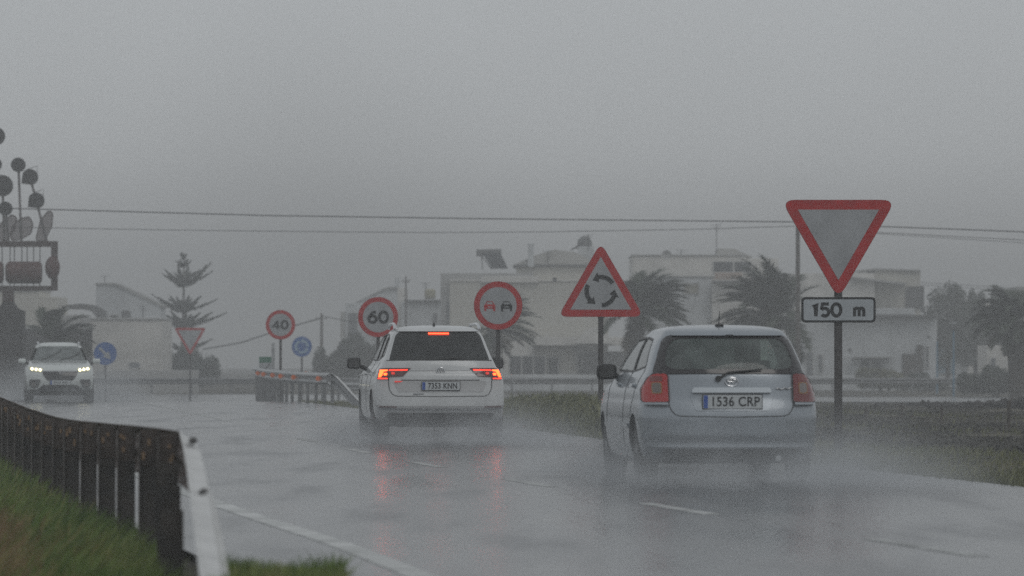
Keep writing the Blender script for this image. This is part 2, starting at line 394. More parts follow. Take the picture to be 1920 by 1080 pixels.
tag(blades('grass', pts, .08, .27, M['grass_green'], lean=(.35, .05), w=.005, spread=.22), kind='stuff', label='long wet green grass leaning over the bank left of the barrier', cat='grass')
pts = []
for i in range(1300):
    Y = random.uniform(25, 33); X = PX(abs(random.gauss(0, 1))*60-25, Y)-.15*random.random(); rise = .26*min(1, max(-.4, (railx(Y)-X-.55)/1.3)); pts.append((X, Y, -.02+rise))
tag(blades('dry_grass', pts, .10, .29, M['dry_blade'], lean=(.35, .05), w=.005, spread=.25), kind='stuff', label='patch of dry brown grass in the lower left corner', cat='grass')
pts = []
for i in range(9000):
    Y = random.uniform(24.5, 28.5); X = random.uniform(PX(395, Y), PX(640, Y)); hh = 1 if X < PX(600, Y) else .6
    pts.append((X, Y, .02+.03*math.sin(X*9+Y*3)))
tag(blades('grass', pts, .06, .20, M['grass_green'], lean=(.15, 0), w=.006, spread=.25), kind='stuff', label='blurred green grass tufts at the foot of the barrier end', cat='grass')
pts = []
for i in range(60000):
    Y = 44+110*random.random()**1.6; X = XC(Y)+4.3+abs(random.gauss(0, 1.0))*2.4
    if random.random() < .3: X = XC(Y)+4.25+random.random()*14
    pts.append((X, Y, gz(Y)-.06+gbump(X, Y)))
tag(blades('grass', pts, .03, .15, M['grass_verge'], lean=(.25, 0), w=.008, spread=.4), kind='stuff', label='olive verge grass and weeds along the right edge of the wet road', cat='grass')
pts = []
for i in range(26000):
    cx_, Yc, rr, hh = random.choice([(990, 100, .55, .45), (1022, 104, .6, .55), (1050, 108, .7, .62), (1080, 100, .6, .62), (1105, 96, .7, .5), (1150, 96, 1.0, .45), (975, 112, .5, .4), (1200, 110, 1.5, .4)])
    Y = Yc+random.gauss(0, 2.2); X = PX(cx_, Yc)+random.gauss(0, rr*.6)
    if X < XC(Y)+4.4: continue
    pts.append((X, Y, gz(Y)-.05+random.random()*hh*.55))
tag(blades('scrub', pts, .08, .3, M['grass_verge'], lean=(.2, 0), w=.016, spread=.5), kind='stuff', label='tangled olive scrub on the verge between the two rear-view cars', cat='scrub')
mat('field_leaf', (.050, .050, .046), .8, vs=.8, c2=(.095, .088, .072))
def clumps(name, items, mat_, n, size, label, cat):     # low ground cover made of leaf faces
    vs, fs = [], []
    for (X, Y, z, rx, ry, rz) in items:
        for q in range(n):
            u = Vector((random.gauss(0, 1), random.gauss(0, 1), random.gauss(0, 1))).normalized()*(random.random()**.35)
            c = Vector((X+u.x*rx, Y+u.y*ry, z+abs(u.z)*rz)); a = Vector((random.gauss(0, 1), random.gauss(0, 1), random.gauss(0, 1))).normalized(); b_ = a.orthogonal().normalized()
            s = size*random.uniform(.5, 1.3); i = len(vs); vs += [c-a*s, c+b_*s*.5, c+a*s, c-b_*s*.5]; fs.append((i, i+1, i+2, i+3))
    return tag(pd_obj(name, vs, fs, mat_), kind='stuff', label=label, cat=cat)
its = []
for i in range(230):
    Y = random.uniform(80, 150); X = random.uniform(XC(Y)+7, PX(2050, Y)); its.append((X, Y, gz(Y)-.15, random.uniform(.4, 1.3), random.uniform(.4, 1.2), random.uniform(.05, .13)))
clumps('scrub', its, M['field_leaf'], 130, .06, 'dark low scrub covering the field right of the road', 'scrub')

# ------------------------------------------------------------------ swept barrier rails
WP = [(0, 0), (.004, -.015), (.045, -.035), (.078, -.055), (.078, -.095), (.03, -.125), (.0, -.145), (.0, -.165), (.03, -.185), (.078, -.215), (.078, -.255), (.045, -.275), (.004, -.295), (0, -.31)]
def sweep_rail(name, path, rolls, side, mats, parent, sc=1.0):   # side = +1: the waves bulge to +X
    vs, fs, mi = [], [], []; n = len(WP)
    th = .006
    for i, p in enumerate(path):
        p = Vector(p); t = (Vector(path[min(i+1, len(path)-1)])-Vector(path[max(i-1, 0)])).normalized()
        s = Vector((t.y, -t.x, 0)).normalized()*side
        u = t.cross(s).normalized(); u = u if u.z > 0 else -u
        r = rolls[i] if rolls else 0; S = s*math.cos(r)+u*math.sin(r); U = u*math.cos(r)-s*math.sin(r)
        for (a, b) in WP: vs.append(p+S*(a*sc+th)+U*b*sc)
        for (a, b) in WP: vs.append(p+S*(a*sc-th)+U*b*sc)
    m = 2*n
    for i in range(len(path)-1):
        for j in range(n-1):
            a = i*m+j; fs.append((a, a+1, a+m+1, a+m)); mi.append(0)
            a = i*m+n+j; fs.append((a, a+m, a+m+1, a+1)); mi.append(1 if len(mats) > 1 else 0)
        for (j0, j1) in ((0, n), (n-1, 2*n-1)):
            a = i*m+j0; b = i*m+j1; fs.append((a, b, b+m, a+m)); mi.append(0)
    o = pd_obj(name, vs, fs, mats, parent, sm=50, mi=mi)
    bm = bmesh.new(); bm.from_mesh(o.data); bmesh.ops.recalc_face_normals(bm, faces=bm.faces); bm.to_mesh(o.data); bm.free()
    return o
# near barrier, seen from behind
br = empty('safety_barrier', (RAIL[0][0], RAIL[0][1], 0), 0, 'dark weathered barrier seen from behind in the grass, its white end dipping down', 'barrier')
def loc(p, o): return (p[0]-o[0], p[1]-o[1], p[2]-(o[2] if len(o) > 2 else 0))
o0 = (RAIL[0][0], RAIL[0][1], 0)
path = [loc(p, o0) for p in RAIL]
sweep_rail('beam', path, None, 1, [M['rail_dark'], M['rail_dark']], br)
ramp_p = [(RAIL[0][0], 34, .75), (PX(340, 33), 33, .735), (PX(345, 32), 32, .695), (PX(352, 30.3), 30.3, .60), (PX(359, 28.7), 28.7, .48), (PX(368, 27), 27, .33), (PX(378, 25.4), 25.4, .18), (PX(384, 24.2), 24.2, .06)]
sweep_rail('end_ramp', [loc(p, o0) for p in ramp_p], [0, .12, .22, .30, .34, .36, .36, .36], -1, [M['galvanised_light'], M['rail_dark']], br)
for i, p in enumerate(RAIL):
    mb = MB(); x, y, z = loc(p, o0); w = .095
    mb.box(x-w-.03, x-.012, y-.002, y+.006, -.35, z-.015)
    mb.box(x-w-.034, x-w-.026, y-.03, y+.03, -.35, z-.02)
    po = mb.build('post', M['post_dark'], br)
    sp_m = MB(); sp_m.box(x-w-.030, x-.012, y-.010, y-.0025, z-.24, z-.012, bev=.003); sp_m.build('spacer', M['rail_brown'], po)
    me_ = MB(); me_.box(x-w-.040, x-w-.034, y-.028, y-.02, -.3, z-.03); me_.build('post_flange', M['post_edge'], po)
for k, (y_, dz) in enumerate([(32.2, .62), (30.9, .52), (29.6, .42)]):
    xx = float(np.interp(y_, [24.2, 25.4, 27, 28.7, 30.3, 32, 33, 34], [p[0] for p in ramp_p][::-1])); x, y = xx-o0[0], y_-o0[1]
    mb = MB(); mb.box(x-.15, x-.03, y-.004, y+.004, -.2, dz-.02); mb.build('post', M['post_dark'], br)
for i, p in enumerate(RAIL[:15]):
    for q in range(3):
        x, y, z = loc(p, o0); x -= random.uniform(.035, .115); z -= random.choice([.07, .09, .12, .16])+random.uniform(-.015, .015); h2 = random.uniform(.012, .03)
        if random.random() < .2: continue
        mb = MB(); mb.prism(rounded([(x-.009, z-h2), (x+.009, z-h2), (x+.009, z+h2), (x-.009, z+h2)], .008, 3), y-.02, y-.0105); mb.build('tan_plate', M['tan_spot'], br)
for (x_, y_, z_) in ((PX(352, 32.4), 32.4, .72), (PX(371, 29.3), 29.3, .50)):
    mb = MB(); mb.ell((x_-o0[0]+.03, y_-o0[1], z_), .022, .25, .022); mb.build('bolt_cap', M['post_dark'], br)

def w_barrier(label, path, side, spacing, mats, group=None, ramp=None, refl=False, post_w=.10, gap=.0):
    root = empty('guardrail', (path[0][0], path[0][1], 0), 0, label, 'guardrail', group); o = (path[0][0], path[0][1], 0)
    pp = [loc(p, o) for p in path]
    sweep_rail('beam', pp, None, side, mats, root)
    if ramp: sweep_rail('end_ramp', [loc(p, o) for p in ramp], [0]+[.12]*(len(ramp)-1), side, [M['galvanised_light'], M['galvanised_dark']], root)
    segs = [0]
    for a, b in zip(pp[:-1], pp[1:]): segs.append(segs[-1]+(Vector(b)-Vector(a)).length)
    d = 0; k = 0
    while d <= segs[-1]+.01:
        x = np.interp(d, segs, [p[0] for p in pp]); y = np.interp(d, segs, [p[1] for p in pp]); z = np.interp(d, segs, [p[2] for p in pp])
        mb = MB(); s_ = -1 if side > 0 else 1; t_ = path[-1][0]-path[0][0], path[-1][1]-path[0][1]
        if abs(t_[0]) > abs(t_[1]): mb.box(x-post_w/2, x+post_w/2, y+.03, y+.15, z-1.3, z-.02)
        else: mb.box(min(x+s_*.02, x+s_*(.02+post_w)), max(x+s_*.02, x+s_*(.02+post_w)), y-.05, y+.05, z-1.1, z-.02)
        mb.build('post', M['galvanised_dark'], root)
        if refl and k in (1, 4, 6, 8, 11, 14):
            mb = MB(); mb.lathe([(.065, 0), (.065, .012)], 14, 'y', (x-.10, y-.16, z-.15)); mb.box(x-.11, x-.0, y-.15, y-.1, z-.16, z-.14)
            mb.build('reflector', M['orange_glow'], root)
        d += spacing; k += 1
    return root
# middle barrier on the right of the road
def mid(px, Y, z): return (PX(px, Y), Y, z)
mp = [mid(619, 144, .78), mid(604, 146, .78), mid(588, 148, .78), mid(572, 150, .785), mid(557, 152, .79), mid(543, 154, .80), mid(530, 156.5, .81), mid(514, 161, .82), mid(500, 166, .83), mid(488, 173, .84), mid(478, 182, .87)]
w_barrier('steel guardrail with orange reflectors and a sloping end, in front of the 40 limit sign', mp, -1, 2.0, [M['galvanised'], M['galvanised_dark']], 'steel guardrails round the junction',
          ramp=[mid(619, 144, .78), mid(626, 143, .74), mid(640, 140.5, .56), mid(656, 137.5, .34), mid(676, 134, .10)], refl=True, post_w=.085)
fp = [(x, 284+.0*x, .12) for x in range(-26, 47, 4)]
w_barrier('long low steel guardrail across the far side of the junction below the white houses', fp, 1, 2.0, [M['galvanised_dark'], M['galvanised_dark']], 'steel guardrails round the junction')
w_barrier('short steel guardrail behind the sloping rail end, left of the white car', [mid(608, 215, .20), mid(640, 213, .21), mid(700, 211, .22)], 1, 2.0, [M['galvanised'], M['galvanised_dark']], 'steel guardrails round the junction')

# ------------------------------------------------------------------ traffic signs
def text_mesh(name, s, size, mat_, parent, loc_, off=0, ext=.001, sx=1.0, align='CENTER', rot=(R(90), 0, 0), space=1.0):
    c = bpy.data.curves.new(name, 'FONT'); c.body = s; c.size = size; c.align_x = align; c.align_y = 'CENTER'; c.offset = off; c.extrude = ext; c.space_character = space
    o = bpy.data.objects.new(name, c); COL.objects.link(o)
    dg = bpy.context.evaluated_depsgraph_get(); me = bpy.data.meshes.new_from_object(o.evaluated_get(dg)); bpy.data.objects.remove(o)
    o = link(name, me, None, parent); me.materials.clear(); me.materials.append(mat_)
    o.location = loc_; o.rotation_euler = rot; o.scale = (sx, 1, 1); return o

def arc(cx, cz, rx, rz, a0, a1, n=16): return [(cx+rx*math.cos(R(a0+(a1-a0)*i/n)), cz+rz*math.sin(R(a0+(a1-a0)*i/n))) for i in range(n+1)]
GLYPH = {
 '0': (.92, [arc(.46, .5, .34, .43, 0, 360, 36)]),
 '6': (.90, [[(.72, .92), (.55, .90), (.40, .80), (.24, .62), (.14, .42)]+arc(.45, .33, .31, .27, 160, 520, 30)]),
 '4': (.92, [[(.60, .93), (.10, .30), (.86, .30)], [(.60, .93), (.60, .04)]]),
 '1': (.62, [[(.12, .72), (.36, .92), (.36, .05)]]),
 '5': (.86, [[(.74, .92), (.24, .92), (.18, .55)]+arc(.43, .34, .31, .27, 130, -140, 18)]),
 'm': (1.12, [[(.12, .04), (.12, .66)], [(.12, .50)]+arc(.33, .46, .20, .17, 150, 0, 10)+[(.54, .04)], [(.54, .46)]+arc(.75, .46, .20, .17, 150, 0, 10)+[(.96, .04)]]),
}
def strokes(parent, s, h, cx, cz, y, mat_, w=.17, sx=1.0):
    tot = sum(GLYPH[c][0] for c in s)*h*sx; x0 = cx-tot/2; mb = MB(); k = 0
    for ch in s:
        adv, ls = GLYPH[ch]
        for pl in ls:
            P = [Vector((x0+a*h*sx, cz+(b-.5)*h)) for a, b in pl]; n = len(P); closed = (P[0]-P[-1]).length < 1e-4
            A, B = [], []
            for i in range(n):
                a = P[i-1] if i else (P[-2] if closed else P[0]); b = P[(i+1)] if i < n-1 else (P[1] if closed else P[-1]); d = (b-a).normalized()
                e1 = (P[i]-a).normalized() if (P[i]-a).length > 1e-6 else d; co = max(.6, abs(e1.dot(d))); nn = Vector((-d.y, d.x))*(w*h/2/co)
                A.append(P[i]+nn); B.append(P[i]-nn)
            k += 1; yy = y-k*.0004
            for i in range(n-1): 
                q = [A[i], A[i+1], B[i+1], B[i]]; f = [mb.bm.verts.new((v.x, yy, v.y)) for v in q]; mb.bm.faces.new(f); f2 = [mb.bm.verts.new((v.x, y+.002, v.y)) for v in q]; mb.bm.faces.new(f2[::-1])
        x0 += adv*h*sx
    bmesh.ops.remove_doubles(mb.bm, verts=mb.bm.verts, dist=1e-6)
    return mb.build('lettering', mat_, parent)
def sign_root(kind, px, Y, label, cat='road sign', rz=0, group='round and triangular road signs'): return empty('traffic_sign', (PX(px, Y), Y, gz(Y)), rz, label, cat, group)
def post(root, top, w=.10, d=.05, mt='post_grey'):
    mb = MB(); mb.box(-w/2, w/2, .012, .012+d, -.1, top, bev=.004); mb.box(-w/2+.02, w/2-.02, .004, .012, .05, top-.02); return mb.build('post', M[mt], root)
def plate(root, poly, y0, y1, m_, name, sm=None): mb = MB(); mb.prism(poly, y0, y1); return mb.build(name, M[m_], root)
def tri(wd, up=True, r=.06, cz=0):
    h = wd*math.sqrt(3)/2; pts = [(-wd/2, -h/3), (wd/2, -h/3), (0, 2*h/3)]
    if not up: pts = [(-a, -b) for a, b in pts]
    return [(a, b+cz) for a, b in rounded(pts, r, 7)]
def rim_flange(root, poly, cz=0): pass
def round_sign(px, py, Y, dia, label, mats=('sign_red', 'sign_white'), inner=.76, pw=.08):
    root = sign_root('r', px, Y, label); z = PZ(py, Y)-gz(Y); post(root, z+.1, pw)
    plate(root, circle(dia/2, 56, 0, z), -.03, .0, 'sign_back', 'backing')
    plate(root, circle(dia/2-.004, 56, 0, z), -.034, -.030, mats[0], 'border')
    f = plate(root, circle(dia/2*inner, 56, 0, z), -.037, -.034, mats[1], 'sign_face')
    mb = MB(); [mb.box(-pw/2-.012, pw/2+.012, 0, .07, z+d_-.02, z+d_+.02) for d_ in (-dia*.28,)]; mb.build('clamp', M['galvanised'], root)
    return root, f, z
# give way ahead
root = sign_root('g', 1572, 75, 'largest give way triangle, red bordered, on a grey post above its 150 m plate'); zc = PZ(437, 75)
post(root, PZ(540, 75), .105, .05)
ps = [(a, b+zc) for a, b in tri(1.52, False, .11)]
plate(root, ps, -.03, 0, 'sign_back', 'backing')
plate(root, [(a, b+zc) for a, b in tri(1.51, False, .108)], -.034, -.03, 'sign_red', 'border')
plate(root, [(a, b+zc) for a, b in tri(1.07, False, .004)], -.038, -.034, 'sign_white', 'sign_face')
zp = PZ(581, 75)
plate(root, [(a, b+zp) for a, b in rounded([(-.49, -.168), (.49, -.168), (.49, .168), (-.49, .168)], .06)], -.03, 0, 'sign_black', 'distance_plate')
fc = plate(root, [(a, b+zp) for a, b in rounded([(-.46, -.138), (.46, -.138), (.46, .138), (-.46, .138)], .035)], -.034, -.03, 'sign_pale', 'distance_face')
strokes(fc, '150', .185, -.155, zp, -.036, M['sign_black'], .23, .92)
strokes(fc, 'm', .185, .275, zp, -.036, M['sign_black'], .22, .78)
# roundabout ahead
Y = 97; root = sign_root('t', 1126.5, Y, 'upright red triangle with three circling black arrows, on a post left of the silver car')
zb = PZ(592, Y); wd = 1.47; h = wd*math.sqrt(3)/2; zc = zb+h/3-.02
post(root, zb+.6, .09)
def sh(poly): return [(a, b+zc) for a, b in poly]
plate(root, sh(tri(wd, True, .10)), -.03, 0, 'sign_back', 'backing'); plate(root, sh(tri(wd-.01, True, .098)), -.034, -.03, 'sign_red', 'border')
fc = plate(root, sh(tri(1.04, True, .004)), -.038, -.034, 'sign_white', 'sign_face')
for k_ in range(3):
    a0 = R(100+120*k_); mb = MB(); ro, ri = .278, .205; n = 14; cx_, cz_ = .0, zc+.015
    A = [(ro*math.cos(a0-R(66)*i/n), ro*math.sin(a0-R(66)*i/n)) for i in range(n+1)]; B = [(ri*math.cos(a0-R(66)*i/n), ri*math.sin(a0-R(66)*i/n)) for i in range(n+1)]
    mb.prism([(x+cx_, z+cz_) for x, z in A+B[::-1]], -.042, -.038)
    tip = a0+R(27); hd = [(.325*math.cos(a0), .325*math.sin(a0)), (.158*math.cos(a0), .158*math.sin(a0)), (.235*math.cos(tip), .235*math.sin(tip))]
    mb.prism([(x+cx_, z+cz_) for x, z in hd], -.0421, -.0379); mb.build('arrow_symbol', M['sign_black'], fc)
# no overtaking
root, fc, z = round_sign(934, 573, 105, .90, 'red ringed round sign with a red car and a black car side by side')
for s, mm in ((-1, 'sign_red'), (1, 'sign_black')):
    cx_ = s*.155+.0; mb = MB(); 
    def q(pp, y0=-.041, y1=-.037): mb.prism([(cx_+a*.105, z-.02+b*.105) for a, b in pp], y0, y1)
    q([(-1, -.35), (1, -.35), (1, .25), (.82, .42), (-.82, .42), (-1, .25)])
    q([(-.95, -.8), (-.62, -.8), (-.62, -.35), (-.95, -.35)]); q([(.62, -.8), (.95, -.8), (.95, -.35), (.62, -.35)])
    q([(-.78, .42), (-.62, .42), (-.42, .82), (-.5, .95)]); q([(.78, .42), (.62, .42), (.42, .82), (.5, .95)]); q([(-.5, .95), (.5, .95), (.45, .82), (-.45, .82)])
    mb.build('car_symbol', M[mm], fc)
    mb = MB(); q([(-.35, -.12), (.35, -.12), (.35, .04), (-.35, .04)], -.043, -.0412); mb.build('number_plate_symbol', M['sign_white'], fc)
root, fc, z = round_sign(709, 594.5, 127, .90, 'red ringed 60 speed limit sign behind the white car')
strokes(fc, '60', .275, 0, z, -.040, M['sign_black'], .235, .98)
root, fc, z = round_sign(526, 609, 169, .88, 'red ringed 40 speed limit sign behind the reflector guardrail')
strokes(fc, '40', .27, 0, z, -.040, M['sign_black'], .235, 1.0)
mb = MB(); mb.box(-.05, .05, .02, .07, -.1, PZ(632, 172)); o_ = mb.build('sign_post', M['galvanised'], None); o_.location = (PX(512, 172), 172, gz(172))
tag(o_, 'bare grey post just left of the 40 sign post', 'post')
# far blue signs
root, fc, z = round_sign(566, 650, 240, .86, 'round blue sign with a pale arrow ring above the guardrail', ('sign_blue', 'sign_blue'), .9)
for k_ in range(3):
    a0 = R(80+120*k_); mb = MB(); n = 8
    A = [(.29*math.cos(a0-R(85)*i/n), z+.29*math.sin(a0-R(85)*i/n)) for i in range(n+1)]; B = [(.2*math.cos(a0-R(85)*i/n), z+.2*math.sin(a0-R(85)*i/n)) for i in range(n+1)]
    mb.prism(A+B[::-1], -.041, -.037)
    mb.prism([(.35*math.cos(a0), z+.35*math.sin(a0)), (.14*math.cos(a0), z+.14*math.sin(a0)), (.245*math.cos(a0+R(28)), z+.245*math.sin(a0+R(28)))], -.0412, -.0368); mb.build('arrow_symbol', M['sign_pale_blue'], fc)
root, fc, z = round_sign(197.5, 663, 222, .90, 'round blue sign with a white arrow pointing down right, beside the oncoming car', ('sign_blue', 'sign_blue'), .92)
mb = MB(); c_, s_ = math.cos(R(-45)), math.sin(R(-45))
ar = [(-.33, .055), (.02, .055), (.02, .16), (.32, 0), (.02, -.16), (.02, -.055), (-.33, -.055)]
mb.prism([(a*c_-b*s_, z+a*s_+b*c_) for a, b in ar], -.041, -.037); mb.build('arrow_symbol', M['sign_white'], fc)
# far give way
Y = 238; root = sign_root('g', 356.5, Y, 'small far give way triangle in front of the tall pine'); zc = PZ(632, Y)-gz(Y); post(root, zc, .07)
plate(root, sh(tri(1.35, False, .08)), -.03, 0, 'sign_back', 'backing'); plate(root, sh(tri(1.34, False, .078)), -.034, -.03, 'sign_red', 'border'); plate(root, sh(tri(1.0, False, .004)), -.038, -.034, 'sign_white', 'sign_face')
# green and white board
Y = 178; root = empty('information_sign', (PX(498, Y), Y, gz(Y)), 0, 'small square board with a green header strip, left of the 40 sign', 'road sign', None)
z0, z1, z2 = PZ(702, Y)-gz(Y), PZ(680, Y)-gz(Y), PZ(669, Y)-gz(Y)
mb = MB(); mb.box(-.19, -.15, .01, .05, -.1, z2); mb.box(.15, .19, .01, .05, -.1, z2); mb.build('post', M['galvanised'], root)
mb = MB(); mb.box(-.2, .2, -.02, 0, z0, z1); b_ = mb.build('board', M['sign_white'], root); mb = MB(); mb.box(-.2, .2, -.024, -.0, z1+.002, z2); hb = mb.build('header', M['sign_green'], root)
mb = MB(); mb.box(-.19, .19, -.024, -.0202, (z0+z1)/2-.012, (z0+z1)/2+.012, rot=Matrix.Rotation(R(-48), 3, 'Y')); mb.build('diagonal_line', M['sign_black'], b_)
mb = MB(); [mb.box(x, x+.022, -.028, -.0245, (z1+z2)/2-.03, (z1+z2)/2+.035) for x in (-.13, -.085, -.03, .03, .07)]; mb.build('lettering', M['sign_pale_green'], hb)
Y = 200; root = empty('marker_post', (PX(571, Y), Y, gz(Y)), 0, 'little orange marker board below the round blue sign', 'marker')
mb = MB(); mb.box(-.02, .02, 0, .04, 0, PZ(704, Y)-gz(Y)); mb.build('post', M['galvanised'], root)
mb = MB(); mb.box(-.08, .12, -.02, 0, PZ(712, Y)-gz(Y), PZ(697, Y)-gz(Y), rot=Matrix.Rotation(R(-12), 3, 'Y')); mb.build('board', M['orange_glow'], root)

# ------------------------------------------------------------------ cars
class Car:
    def __init__(s, rows, Lc=.42, Lf=.6, bow=.06, bowf=.10, n=3.6, nf=3.0, sidecurve=.03):
        z = [r[0] for r in rows]; s.z0, s.z1 = z[0], z[-1]
        s.W = pchip(z, [r[1] for r in rows]); s.YR = pchip(z, [r[2] for r in rows]); s.YF = pchip(z, [r[3] for r in rows])
        s.Lc, s.Lf, s.bow, s.bowf, s.n, s.nf, s.sc = Lc, Lf, bow, bowf, n, nf, sidecurve
        s.L = max(r[3] for r in rows)
    def k(s, z):      # corners shrink where the ring gets short
        return min(1, (s.YF(z)-s.YR(z))/(2.2*(s.Lc+s.Lf)+.2))
    def side(s, y, z):
        w = s.W(z); m = s.L/2; return w*(1-s.sc*((y-m)/m)**4)
    def rear(s, x, z):
        t = min(abs(x)/s.W(z), .9995); k = s.k(z); return s.YR(z)+s.bow*k*t*t+s.Lc*k*(1-(1-t**s.n)**(1/s.n))
    def front(s, x, z):
        t = min(abs(x)/s.W(z), .9995); k = s.k(z); return s.YF(z)-s.bowf*k*t*t-s.Lf*k*(1-(1-t**s.nf)**(1/s.nf))
    def ring(s, z, grow=0, nr=14, ns=22):
        w = s.W(z); k = s.k(z); pr = []
        for i in range(nr+1):
            th = math.pi/2*i/nr; t = math.sin(th)**(2/s.n) if i else 0
            pr.append((w*t, s.YR(z)+s.bow*k*t*t+s.Lc*k*(1-max(0, math.cos(th))**(2/s.n) if i < nr else 1)))
        pf = []
        for i in range(nr+1):
            th = math.pi/2*i/nr; t = math.sin(th)**(2/s.nf) if i else 0
            pf.append((w*t, s.YF(z)-s.bowf*k*t*t-s.Lf*k*(1-max(0, math.cos(th))**(2/s.nf) if i < nr else 1)))
        ya, yb = pr[-1][1], pf[-1][1]; md = [(w, ya+(yb-ya)*i/ns) for i in range(1, ns)]
        half = pr+md+pf[::-1]
        m = s.L/2; half = [(x*(1-s.sc*abs((y-m)/m)**4), y) for x, y in half]
        if grow:
            sx = (w-grow)/w; yc = (s.YR(z)+s.YF(z))/2; sy = ((s.YF(z)-s.YR(z))/2-grow)/((s.YF(z)-s.YR(z))/2)
            half = [(x*sx, yc+(y-yc)*sy) for x, y in half]
        return half+[(-x, y) for x, y in half[-2:0:-1]]
    def solid(s, z0, z1, nz, grow=0, top_dense=True):
        bm = bmesh.new(); rings = []
        for i in range(nz+1):
            u = i/nz; z = z0+(z1-z0)*(u if not top_dense else (1-(1-u)**1.35))
            rings.append([bm.verts.new((x, y, z)) for x, y in s.ring(z, grow)])
        n = len(rings[0])
        for i in range(nz):
            for q in range(n): bm.faces.new((rings[i][q], rings[i][(q+1) % n], rings[i+1][(q+1) % n], rings[i+1][q]))
        bm.faces.new(rings[0]); bm.faces.new(rings[-1]); bmesh.ops.recalc_face_normals(bm, faces=bm.faces); return bm
    def body(s, name, mats, root, cav, wheels, wr, prisms):
        o = link(name, bpy.data.meshes.new(name), mats, None); bm = s.solid(s.z0, s.z1, 90); bm.to_mesh(o.data); bm.free()
        cs = []
        cb = s.solid(cav[0], cav[1], 30, cav[2], False); me = bpy.data.meshes.new('cut'); cb.to_mesh(me); cb.free(); cs.append(link('cut', me, M['interior']))
        mb = MB()
        for (y, z) in wheels:
            for sd_ in (-1, 1): mb.lathe([(wr, .53*sd_), (wr, 1.2*sd_)], 40, 'x', (0, y, z))
        cs.append(mb.build('cut', M['gap']))
        for key in ('xz', 'yz'):
            mb = MB()
            for (pl, a, b, pn) in prisms:
                if pn == key: mb.prism(pl, a, b, pn)
            cs.append(mb.build('cut', M['black_plastic']))
        for c in cs:
            m = o.modifiers.new('b', 'BOOLEAN'); m.operation = 'DIFFERENCE'; m.object = c; m.solver = 'EXACT'; m.material_mode = 'TRANSFER'
            bpy.context.view_layer.update(); dg = bpy.context.evaluated_depsgraph_get(); ev = o.evaluated_get(dg)
            me = bpy.data.meshes.new_from_object(ev, preserve_all_data_layers=True, depsgraph=dg); o.modifiers.clear(); o.data = me
        for c in cs: bpy.data.objects.remove(c)
        o.parent = root; me.name = name; smooth(me, 30); return o
    def mapf(s, mode, off):
        if mode == 'rear': return lambda a, b: Vector((a, s.rear(a, b)-off, b))
        if mode == 'front': return lambda a, b: Vector((a, s.front(a, b)+off, b))
        sg = 1 if mode == 'right' else -1
        return lambda a, b: Vector((sg*(s.side(a, b)+off), a, b))
    def patch(s, name, poly, mode, mat_, parent, off=.004, th=.006, cell=.035, hole=None):
        bm = bmesh.new(); bm.faces.new([bm.verts.new((a, b, 0)) for a, b in poly])
        def cut(co, no):
            g = list(bm.verts)+list(bm.edges)+list(bm.faces); bmesh.ops.bisect_plane(bm, geom=g, dist=1e-5, plane_co=co, plane_no=no)
        a0, a1 = min(p[0] for p in poly), max(p[0] for p in poly); b0, b1 = min(p[1] for p in poly), max(p[1] for p in poly)
        k = a0+cell
        while k < a1: cut((k, 0, 0), (1, 0, 0)); k += cell
        k = b0+cell
        while k < b1: cut((0, k, 0), (0, 1, 0)); k += cell
        if hole:
            n = len(hole)
            for i in range(n):
                p, q_ = Vector((*hole[i], 0)), Vector((*hole[(i+1) % n], 0)); d = q_-p
                if d.length > 1e-6: cut(p, Vector((-d.y, d.x, 0)).normalized())
            ar = sum(hole[i][0]*hole[(i+1) % n][1]-hole[(i+1) % n][0]*hole[i][1] for i in range(n)); sg = 1 if ar > 0 else -1
            dl = []
            for f in bm.faces:
                c = f.calc_center_median()
                if all(sg*((hole[(i+1) % n][0]-hole[i][0])*(c.y-hole[i][1])-(hole[(i+1) % n][1]-hole[i][1])*(c.x-hole[i][0])) > 0 for i in range(n)): dl.append(f)
            bmesh.ops.delete(bm, geom=dl, context='FACES')
        mo, mi_ = s.mapf(mode, off), s.mapf(mode, off-th)
        r = bmesh.ops.extrude_face_region(bm, geom=list(bm.faces), use_keep_orig=True); new = {v for v in r['geom'] if isinstance(v, bmesh.types.BMVert)}
        for v in bm.verts: v.co = (mi_ if v in new else mo)(v.co.x, v.co.y)
        return bm_obj(name, bm, M[mat_], parent, 30)
    def seam(s, pts, mode, w=.007, mat_='gap', parent=None, name='panel_gap', off=.003, closed=False, th=.004):
        P = []
        m = len(pts)
        for i in range(m if closed else m-1):
            a, b = pts[i], pts[(i+1) % m]; n = max(1, int(math.dist(a, b)/.04))
            for q in range(n): P.append((a[0]+(b[0]-a[0])*q/n, a[1]+(b[1]-a[1])*q/n))
        if not closed: P.append(pts[-1])
        N = len(P); mo, mi_ = s.mapf(mode, off), s.mapf(mode, off-th); bm = bmesh.new(); rows = []
        for i in range(N):
            a = P[i-1] if (i or closed) else P[0]; b = P[(i+1) % N] if (i < N-1 or closed) else P[-1]
            d = Vector((b[0]-a[0], b[1]-a[1])).normalized(); nx_, ny_ = -d.y*w/2, d.x*w/2
            rows.append([bm.verts.new(mo(P[i][0]+nx_, P[i][1]+ny_)), bm.verts.new(mo(P[i][0]-nx_, P[i][1]-ny_)), bm.verts.new(mi_(P[i][0]-nx_, P[i][1]-ny_)), bm.verts.new(mi_(P[i][0]+nx_, P[i][1]+ny_))])
        for i in range(N if closed else N-1):
            A, B = rows[i], rows[(i+1) % N]
            for q in range(4): bm.faces.new((A[q], A[(q+1) % 4], B[(q+1) % 4], B[q]))
        if not closed: bm.faces.new(rows[0]); bm.faces.new(rows[-1])
        return bm_obj(name, bm, M[mat_], parent)
def mirx(p): return [(-a, b) for a, b in p][::-1]
